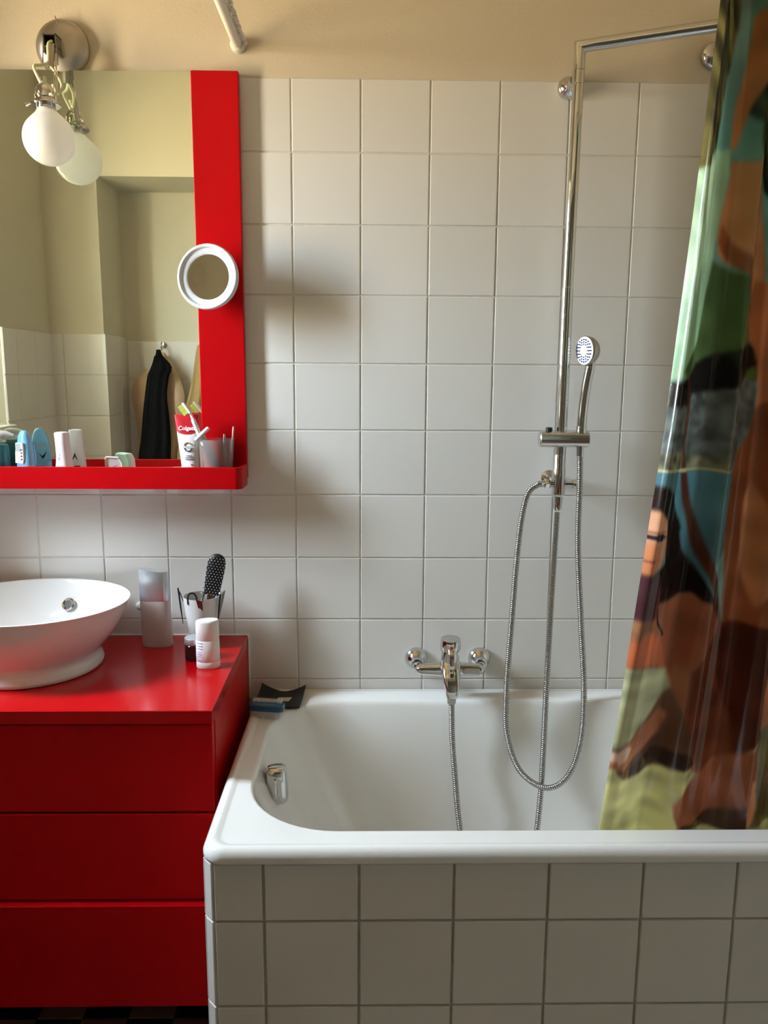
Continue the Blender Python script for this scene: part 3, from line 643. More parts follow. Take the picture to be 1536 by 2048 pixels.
for a0, a1, nm, mt_ in ((20, 170, 'ring_print', mat('copper_ink', srgb(190, 110, 80), .4, var=.05)), (190, 350, 'ring_print', INK)):
    q = MB(); pts = [tfront(.0085 * math.cos(math.radians(a0 + (a1 - a0) * k / 12)), .078 + .0095 * math.sin(math.radians(a0 + (a1 - a0) * k / 12))) for k in range(13)]
    q.tube(pts, [.0003] + [.0011] * 11 + [.0003], 6); q.build(nm, mt_, tb, under=body)
text_mesh('Total', .0105, facing(tfront(-.001, .078) + Vector((0, -.0008, 0)), (1, 0, 0), sl), 'lettering', mat('sage_ink', srgb(150, 175, 165), .4, var=.05), body, tb['base'], shear=.1)
q = MB()
for h, w_ in ((.0585, .006), (.0545, .0095), (.0505, .0095)): q.tube([tfront(.002 - w_, h), tfront(.002, h), tfront(.002 + w_, h)], .0006, 6)
q.build('print_mark', INK, tb, under=body)
q = MB(); q.tube([tfront(-.004, .0285), tfront(.003, .0285), tfront(.009, .0285)], .0016, 6); q.build('print_mark', INK, tb, under=body)
q = MB(); q.tube([tfront(.0045, .0395), tfront(.0075, .0385)], .0016, 6); q.build('print_mark', REDL, tb, under=body)
# cup
FROST = mat('frosted_plastic', (.90, .85, .84), .28, trans=.85, var=.01, ior=1.2)
X, Y = -.1665, -.0575
cp = thing('tooth_cup', (X, Y, TZ), 'translucent pinkish plastic cup at the right end of the tray', 'cup')
MB().lathe([(.0, .0), (.0285, .0), (.030, .002), (.0362, .093), (.0366, .0945), (.0352, .0945), (.0288, .003), (.0, .003)], (X, Y, TZ), (0, 0, 1), 44, sy=.95, cap0=False, cap1=False).build('cup_wall', FROST, cp)
# toothbrush
YG = mat('yellow_green_bristle', srgb(205, 215, 95), .6, var=.1, vscale=300)
PW = mat('toothbrush_white', (.82, .80, .80), .3, var=.02)
bs = thing('toothbrush', (X - .002, Y, TZ + .004), 'white toothbrush with yellow-green bristles leaning out of the cup', 'toothbrush')
hp = catmull([(X - .0005, Y - .004, TZ + .006), (X - .018, Y - .012, TZ + .060), (X - .034, Y - .016, TZ + .098), (X - .041, Y - .018, TZ + .118), (X - .052, Y - .018, TZ + .146), (X - .063, Y - .017, TZ + .165), (X - .069, Y - .016, TZ + .172)], 6)
MB().tube(hp, [.004 + .0012 * math.sin(i / len(hp) * PI) if i < len(hp) * .62 else .0032 for i in range(len(hp))], 12).build('handle', PW, bs)
hdir = (hp[-1] - hp[-10]).normalized(); bn = Vector((-hdir.z, -.15, hdir.x)).normalized(); hd0 = hp[-1] - hdir * .022
if bn.x > 0: bn = -bn
q = MB(); sd_ = hdir.cross(bn).normalized()
q.prism([(-.003, -.0055), (.020, -.0055), (.0245, -.0035), (.0245, .0035), (.020, .0055), (-.003, .0055)], 0, .004, lambda u, v, d: hd0 + hdir * u + sd_ * v + bn * (d - .001)); hd_ = q.build('head', PW, bs, smooth=30)
q = MB()
for i in range(8):
    for j in range(3):
        c = hd0 + hdir * (.0 + i * .003) + sd_ * ((j - 1) * .0035) + bn * .003; q.tube([c, c + bn * (.0105 + .001 * ((i + j) % 2))], [.00135, .0015], 6)
q.build('bristles', YG, bs, under=hd_)['kind'] = 'stuff'
# razor with a T-shaped head
rz = thing('razor', (X + .004, Y + .008, TZ + .004), 'white T-shaped razor leaning out of the cup beside the toothbrush', 'razor')
MB().tube([(X + .006, Y + .004, TZ + .006), (X - .012, Y - .006, TZ + .065), (X - .028, Y - .018, TZ + .105)], [.004, .0045, .003], 12).build('handle', PW, rz)
rc_ = Vector((X - .030, Y - .020, TZ + .107)); rd = Vector((.026, 0, .0235)).normalized()
MB().tube([rc_ - rd * .0205, rc_ - rd * .018, rc_ + rd * .018, rc_ + rd * .0205], [.0025, .0042, .0048, .003], 12).build('head', PW, rz)
# metal stick and slim pick
ms = thing('nail_file', (X + .016, Y - .016, TZ + .004), 'thin metal nail file standing in the cup', 'nail file')
q = MB(); P_ = [Vector((X + .0235, Y - .015, TZ + .006)), Vector((X + .0205, Y - .022, TZ + .06)), Vector((X + .0195, Y - .0245, TZ + .100)), Vector((X + .0195, Y - .025, TZ + .107))]
q.tube(P_, [.002, .0024, .0028, .0015], 10); q.build('blade', STEEL, ms)
ip = thing('interdental_pick', (X + .022, Y + .004, TZ + .004), 'slim pale pink pick standing at the right side of the cup', 'toothpick')
MB().tube([(X + .020, Y + .002, TZ + .006), (X + .0325, Y + .004, TZ + .094)], [.0014, .0018], 8).build('stem', PW, ip)
MB().tube([(X + .0325, Y + .004, TZ + .093), (X + .0345, Y + .004, TZ + .118), (X + .035, Y + .004, TZ + .1225)], [.002, .0018, .001], 8).build('tip', mat('pale_pink', srgb(230, 190, 185), .4, var=.02), ip)

# ================================================================== things on the cabinet top
CT = KZ + .0003
FB = mat('frosted_glass', (.74, .66, .64), .32, trans=.35, var=.02, ior=1.3); CAPS = mat('satin_silver_cap', (.66, .70, .76), .3, metal=.75, var=.02, vscale=10)
X, Y = -.3125, -.075
pb = thing('perfume_bottle', (X, Y, CT), 'frosted glass perfume bottle with a slanted silver cap', 'perfume bottle')
def pbr(h, s=1.0): t = h / .178; return [(x, y, CT + h) for x, y, z in sq(X, Y, (.0345 - .0022 * t) * s, (.0175 - .002 * t) * s, 0, 0, .72, 36, sh=-.005 * t)]
MB().loft([pbr(0, .93), pbr(.003, .985), pbr(.008), pbr(.104), pbr(.1075, .985)], True, True).build('bottle', FB, pb, smooth=45)
def cap_top(h): return [(x, y, z - (x - X) * .10) for x, y, z in pbr(h, 1.0)]
MB().loft([pbr(.1078, .985), pbr(.109), cap_top(.174), [(X + (x - X) * .97, Y + (y - Y) * .95, z + .001) for x, y, z in cap_top(.176)]], True, True).build('cap', CAPS, pb, smooth=35)
# brush cup
FR2 = mat('frosted_white_cup', (.80, .80, .79), .32, trans=.15, var=.01)
X, Y = -.2095, -.080
bc = thing('brush_cup', (X, Y, CT), 'tapered frosted white cup holding a hairbrush and clips', 'cup')
MB().lathe([(.0, 0), (.022, 0), (.0245, .003), (.0270, .02), (.0370, .085), (.0405, .117), (.0408, .119), (.0396, .119), (.0358, .085), (.0262, .022), (.0, .02)], (X, Y, CT), (0, 0, 1), 44, cap0=False, cap1=False).build('cup_wall', FR2, bc)
# hairbrush
AMB = mat('amber_wood', srgb(70, 42, 20), .35, var=.2, vscale=60); BRB = mat('brush_black', (.010, .010, .011), .42, var=.2)
hb = thing('hairbrush', (X + .008, Y + .004, CT + .024), 'black vented hairbrush with pale bristle tips standing in the cup', 'hairbrush')
b0 = Vector((X + .004, Y + .004, CT + .027)); b1 = Vector((X + .0205, Y + .012, CT + .118)); bd = Vector((.20, -.02, 1)).normalized()
bnm = Vector((.05, -1, 0)); bnm = (bnm - bd * bnm.dot(bd)).normalized(); bsd = bd.cross(bnm).normalized()
MB().tube([b0, b0.lerp(b1, .5), b1 - bd * .01, b1 + bd * .006], [.006, .008, .009, .011], 16).build('handle', AMB, hb)
secs = []
for t, w_, d_ in ((0, .0165, .006), (.01, .0180, .0075), (.035, .0195, .0085), (.06, .0205, .0085), (.078, .0200, .008), (.089, .0165, .007), (.095, .010, .005), (.097, .004, .003)):
    c = b1 + bd * t; secs.append([c + bsd * (w_ * math.cos(2 * PI * k / 24)) + bnm * (d_ * math.sin(2 * PI * k / 24)) for k in range(24)])
MB().loft(secs, True, True).build('head', BRB, hb)
q = MB(); tips = MB()
for i in range(15):
    for j in range(7):
        u = (j - 3) * .0056 + (.0028 if i % 2 else 0); t = .004 + i * .0061
        wmax = .019 if t < .08 else .019 - (t - .08) * .7
        if abs(u) > wmax: continue
        p = b1 + bd * t + bsd * u + bnm * .005; d = (bnm + bsd * (u * 22) + bd * .1).normalized()
        q.tube([p, p + d * .0105], [.0007, .0006], 5); tips.lathe([(.0, -.0010), (.0009, -.0005), (.0010, .0003), (.0, .001)], p + d * .0112, d, 6, cap0=False, cap1=False)
q.build('bristles', BRB, hb)['kind'] = 'stuff'
tips.build('bristle_tips', LABW, hb)['kind'] = 'stuff'
# black hairpin outside the cup on the left
hpn = thing('hair_pin', (X - .038, Y - .012, CT + .085), 'flat black hair pin clipped on the left side of the brush cup', 'hair pin')
q = MB(); P_ = [Vector((X - .0395, Y - .016, CT + .058)), Vector((X - .0435, Y - .015, CT + .095)), Vector((X - .0465, Y - .014, CT + .125)), Vector((X - .0485, Y - .014, CT + .141))]
q.tube(P_, [.0008, .0019, .0021, .0016], 8); q.build('prong', BLACKP, hpn)
MB().tube([P_[3] + Vector((0, 0, -.003)), Vector((X - .0445, Y - .012, CT + .128)), Vector((X - .0375, Y - .011, CT + .108))], [.0012, .0012, .001], 8).build('prong', BLACKP, hpn)
he = thing('hair_elastic', (X - .014, Y - .03, CT + .119), 'black hair elastic looped over the rim of the brush cup', 'hair elastic')
q = MB(); q.tube(catmull([(X - .0225, Y - .0335, CT + .108), (X - .0225, Y - .034, CT + .124), (X - .019, Y - .034, CT + .1315), (X - .013, Y - .034, CT + .134), (X - .007, Y - .034, CT + .1315), (X - .0035, Y - .034, CT + .123), (X - .0035, Y - .033, CT + .108)], 6), .0021, 8); q.build('band', BLACKP, he)
WINE = mat('wine_red_plastic', srgb(105, 18, 24), .3, var=.05)
rt_ = thing('tweezers', (X + .008, Y - .041, CT + .09), 'dark red tweezers with a metal tip hooked over the front of the brush cup', 'tweezers')
q = MB()
fr5 = lambda u, v, d: (X + .003 + u, Y - .0405 - d + (.119 - v) * .27, CT + v)
q.prism([(-.0055, .121), (.0075, .118), (.0078, .098), (.0055, .084), (.002, .082), (-.002, .098)], 0, .003, fr5); q.build('grip', WINE, rt_, smooth=None)
MB().prism([(-.0005, .084), (.0055, .086), (.0068, .074), (.0055, .069), (.0025, .070)], .0003, .0026, fr5).build('tip', STEEL, rt_, smooth=None)
MB().tube([fr5(.006, .117, .001), (X + .0105, Y - .036, CT + .124), (X + .013, Y - .026, CT + .133), (X + .017, Y - .018, CT + .139)], [.0022, .002, .002, .0012], 8).build('shank', BLACKP, rt_)
hc_ = thing('hair_clip', (X + .04, Y - .01, CT + .09), 'long metal hair clip on the right side of the brush cup', 'hair clip')
MB().tube([(X + .0385, Y - .013, CT + .066), (X + .0425, Y - .014, CT + .10), (X + .0465, Y - .015, CT + .128), (X + .0465, Y - .015, CT + .133)], [.0012, .0022, .0026, .001], 8).build('arm', BLACKP, hc_)
MB().tube([(X + .0395, Y - .013, CT + .066), (X + .048, Y - .012, CT + .103), (X + .0535, Y - .012, CT + .131), (X + .0555, Y - .012, CT + .1355)], [.0012, .0024, .0028, .001], 8).build('arm', STEEL, hc_)
MB().lathe([(.0026, 0), (.0026, .004), (.0015, .005)], (X + .0465, Y - .0175, CT + .130), (0, -1, 0), 12).build('pivot', CHROME, hc_)
# dark jar with a silver lid
X, Y = -.2095, -.164
JAR = mat('dark_brown_glass', (.022, .008, .009), .1, coat=.5, var=.1)
jr = thing('cream_jar', (X, Y, CT), 'small dark brown jar with a silver lid behind the white stick', 'jar')
MB().lathe([(.0185, 0), (.0205, .002), (.021, .006), (.0208, .034), (.019, .036)], (X, Y, CT), (0, 0, 1), 32).build('jar', JAR, jr)
MB().lathe([(.0208, .0365), (.0214, .0375), (.0214, .048), (.0205, .0495), (.0, .050)], (X, Y, CT), (0, 0, 1), 32, cap1=False).build('lid', CAPS, jr)
# white deodorant stick in front
X, Y = -.1705, -.212
ds = thing('deodorant_stick', (X, Y, CT), 'white deodorant stick with lilac lettering at the front of the cabinet top', 'deodorant')
def dsr(h, s=1.0, sl=0): return [(x, y, z + (x - X) * sl) for x, y, z in sq(X, Y, (.0248 - .0006 * h / .1) * s, .0165 * s, CT + h, .05, .92, 40)]
MB().loft([dsr(0, .95), dsr(.002), dsr(.0135), dsr(.0140, .985)], True, True).build('base_dial', LABW, ds)
LILI = mat('lilac_ink', srgb(120, 105, 165), .5, var=.08)
MB().loft([dsr(.0142, .985), dsr(.0147), dsr(.0605), dsr(.0610, .985)], True, True).build('barrel', LABW, ds)
MB().loft([dsr(.0612, .985), dsr(.0617), dsr(.099, 1, .03), dsr(.1020, .975, .04), dsr(.1034, .92, .045), dsr(.1042, .6, .045)], True, True).build('cap', WHITEP, ds)
def dfront(u, h): return Vector((X + u, Y - .0165 * (1 - abs(u / .0248) ** 2.3) ** (1 / 2.3) - .0003, CT + h))
q = MB()
for h, a, b in ((.0565, -.021, -.008), (.0505, -.021, -.0085), (.0445, -.0205, -.0085), (.0365, -.021, -.012), (.0320, -.021, -.010), (.0275, -.021, -.0125), (.0185, -.0195, -.0085)):
    q.tube([dfront(a + (b - a) * k / 6, h) for k in range(7)], .00065 if h > .04 else .0005, 5)
q.build('print_mark', LILI, ds)

# ================================================================== soap dish and nail brush on the bath corner
SLATE = mat('black_slate', (.012, .012, .013), .4, var=.15, bump=.1, bscale=200)
dsh = thing('soap_dish', (-.036, -.062, .6205), 'curved black soap dish with a cream label on the bath corner', 'soap dish')
q = MB(); top = []; bot = []
nx, ny = 12, 9
def dish(u, v):   # u,v in -1..1
    x = -.0365 + u * .053 + v * .004; y = -.0635 + v * .044 - u * .006; z = .6225 + .0035 + .012 * (abs(u) ** 2.2) * (.55 + .45 * v) + .008 * max(0, v) ** 2 * abs(u)
    return x, y, z
for j in range(ny):
    for i in range(nx):
        x, y, z = dish(-1 + 2 * i / (nx - 1), -1 + 2 * j / (ny - 1)); top.append((x, y, z)); bot.append((x, y, z - .0032))
fs = []
for j in range(ny - 1):
    for i in range(nx - 1):
        a = j * nx + i; fs.append((a, a + 1, a + nx + 1, a + nx)); b = a + nx * ny; fs.append((b, b + nx, b + nx + 1, b + 1))
edge = [i for i in range(nx)] + [j * nx + nx - 1 for j in range(1, ny)] + [(ny - 1) * nx + i for i in range(nx - 2, -1, -1)] + [j * nx for j in range(ny - 2, 0, -1)]
for a, b in zip(edge, edge[1:] + edge[:1]): fs.append((a, a + nx * ny, b + nx * ny, b))
q.add(top + bot, fs); q.build('dish', SLATE, dsh, smooth=35)
q = MB(); lb = [dish(u, v) for u, v in ((-.14, -.36), (.42, -.36), (.50, .12), (-.10, .12))]
q.loft([[(x, y, z + .0002) for x, y, z in lb], [(x, y, z + .0010) for x, y, z in lb]], True, True); q.build('label', mat('cream_label', (.62, .58, .50), .5, var=.03), dsh, smooth=None)
for u, v in ((-.4, -.6), (.4, -.6), (-.4, .5), (.4, .5)):
    x, y, z = dish(u, v); MB().lathe([(.004, .6197), (.004, z - .003)], (x, y, 0), (0, 0, 1), 10).build('foot', SLATE, dsh)
BLU = mat('blue_brush_body', srgb(22, 84, 122), .22, var=.05, coat=.3); BRW = mat('white_bristle', (.74, .74, .76), .6, var=.1, vscale=300)
nb = thing('nail_brush', (-.057, -.135, .6205), 'blue two-sided nail brush with white bristles on the bath corner', 'nail brush')
ra = math.radians(-9)
fr6 = lambda u, v, w: (-.0565 + u * math.cos(ra) - v * math.sin(ra), -.147 + u * math.sin(ra) + v * math.cos(ra), .6205 + w)
secs = []
for u, s in ((-.0405, .35), (-.039, .75), (-.035, .95), (-.030, 1), (.030, 1), (.035, .95), (.039, .75), (.0405, .35)):
    secs.append([fr6(u, .0155 * s * math.copysign(abs(math.cos(a)) ** .6, math.cos(a)), (.0225) + .0095 * s * math.copysign(abs(math.sin(a)) ** .7, math.sin(a))) for a in [2 * PI * k / 20 for k in range(20)]])
MB().loft(secs, True, True).build('body', BLU, nb)
q = MB()
for i in range(17):
    for j in range(5):
        u = -.032 + i * .004; v = (j - 2) * .0055
        q.tube([fr6(u, v - .0, .016), fr6(u * 1.02, v * 1.1 - .002, .0005)], [.0009, .0011], 5)
for i in range(17):
    for j in range(3):
        u = -.032 + i * .004; v = .003 + (j - 1) * .004
        q.tube([fr6(u, v, .030), fr6(u * 1.01, v * 1.1 + .002, .0385)], [.0009, .0011], 5)
q.build('bristles', BRW, nb)['kind'] = 'stuff'

# ================================================================== clothes hanging in the alcove opposite (seen in the mirror)
BLK = mat('black_cloth', (.004, .004, .0045), .9, spec=.15, var=.2, vscale=40, bump=.3, bscale=150); BEI = mat('beige_terry', srgb(196, 168, 140), .95, var=.1, vscale=60, bump=.6, bscale=500)
TAN = mat('tan_cloth', srgb(158, 128, 84), .9, var=.1, vscale=30, bump=.3, bscale=300)
pxx = lambda p: -.646 + (p - 322) * .00195
pzz = lambda p: 1.474 - (p - 697) * .00197
def cloth(name, part, rows, yc, th_, material, label, cat, ph, nf):
    root = thing(name, (pxx((rows[0][1] + rows[0][2]) / 2), yc, pzz(rows[-1][0])), label, cat)
    rings = []; n = 72
    P = catmull([(r[0], r[1], r[2]) for r in rows], 5)
    for p in P:
        z = pzz(p[0]); xl, xr = pxx(p[1]), pxx(p[2]); c = (xl + xr) / 2; w = max(.003, (xr - xl) / 2); t = min(th_, .006 + w * .45); ring = []
        for k in range(n):
            a = 2 * PI * k / n; f = 1 + .30 * math.sin(nf * a + ph + z * 3) * min(1, w / .05); ring.append((c + w * math.cos(a), yc + t * math.sin(a) * f + .004 * math.sin(9 * c + z * 25), z))
        rings.append(ring)
    MB().loft(rings, True, True).build(part, material, root, smooth=60)
    return root
def robe_hook(x, z, label):
    h = thing('robe_hook', (x, AY + .007, z), label, 'hook')
    MB().lathe([(.012, 0), (.012, .004), (.006, .006)], (x, AY + .0075, z + .01), (0, 1, 0), 18).build('plate', CHROME, h)
    MB().tube(catmull([(x, AY + .012, z + .008), (x, AY + .03, z + .002), (x, AY + .045, z - .006), (x, AY + .052, z + .006), (x, AY + .05, z + .014)], 6), .0035, 10).build('peg', CHROME, h)
robe_hook(-.646, 1.478, 'chrome hook above the black robe'); robe_hook(-.492, 1.478, 'chrome hook above the tan robe')
b_ = cloth('bath_towel', 'towel', [(705, 318, 328), (722, 308, 338), (740, 292, 350), (758, 268, 358), (778, 259, 364), (805, 259, 366), (835, 264, 362), (870, 268, 354), (925, 270, 348), (1050, 268, 350), (1140, 266, 352)], -1.400, .022, BEI, 'pinkish beige towel hanging behind the black robe', 'towel', .6, 5)
k_ = cloth('bath_robe', 'robe', [(700, 318, 326), (712, 315, 330), (728, 308, 344), (740, 303, 346), (752, 298, 341), (790, 292, 336), (830, 285, 338), (880, 279, 340), (925, 273, 339), (1050, 268, 343), (1160, 266, 346)], -1.350, .020, BLK, 'black robe hanging from the chrome hook, seen in the mirror', 'robe', 0, 7)
MB().loft([[(pxx(316), -1.332, pzz(712)), (pxx(331), -1.345, pzz(714)), (pxx(349), -1.346, pzz(735)), (pxx(330), -1.340, pzz(742)), (pxx(305), -1.345, pzz(744))],
           [(pxx(316), -1.348, pzz(712)), (pxx(331), -1.341, pzz(714)), (pxx(349), -1.342, pzz(735)), (pxx(330), -1.336, pzz(742)), (pxx(305), -1.341, pzz(744))]], True, True).build('collar', BLK, k_, smooth=None)
cloth('bath_robe', 'robe', [(690, 396, 408), (705, 392, 412), (730, 387, 416), (760, 381, 419), (800, 371, 421), (850, 358, 422), (925, 344, 422), (1050, 340, 422), (1160, 338, 422)], -1.388, .030, TAN, 'tan robe hanging at the edge of the mirror image', 'robe', 1.1, 6)
print('items done')

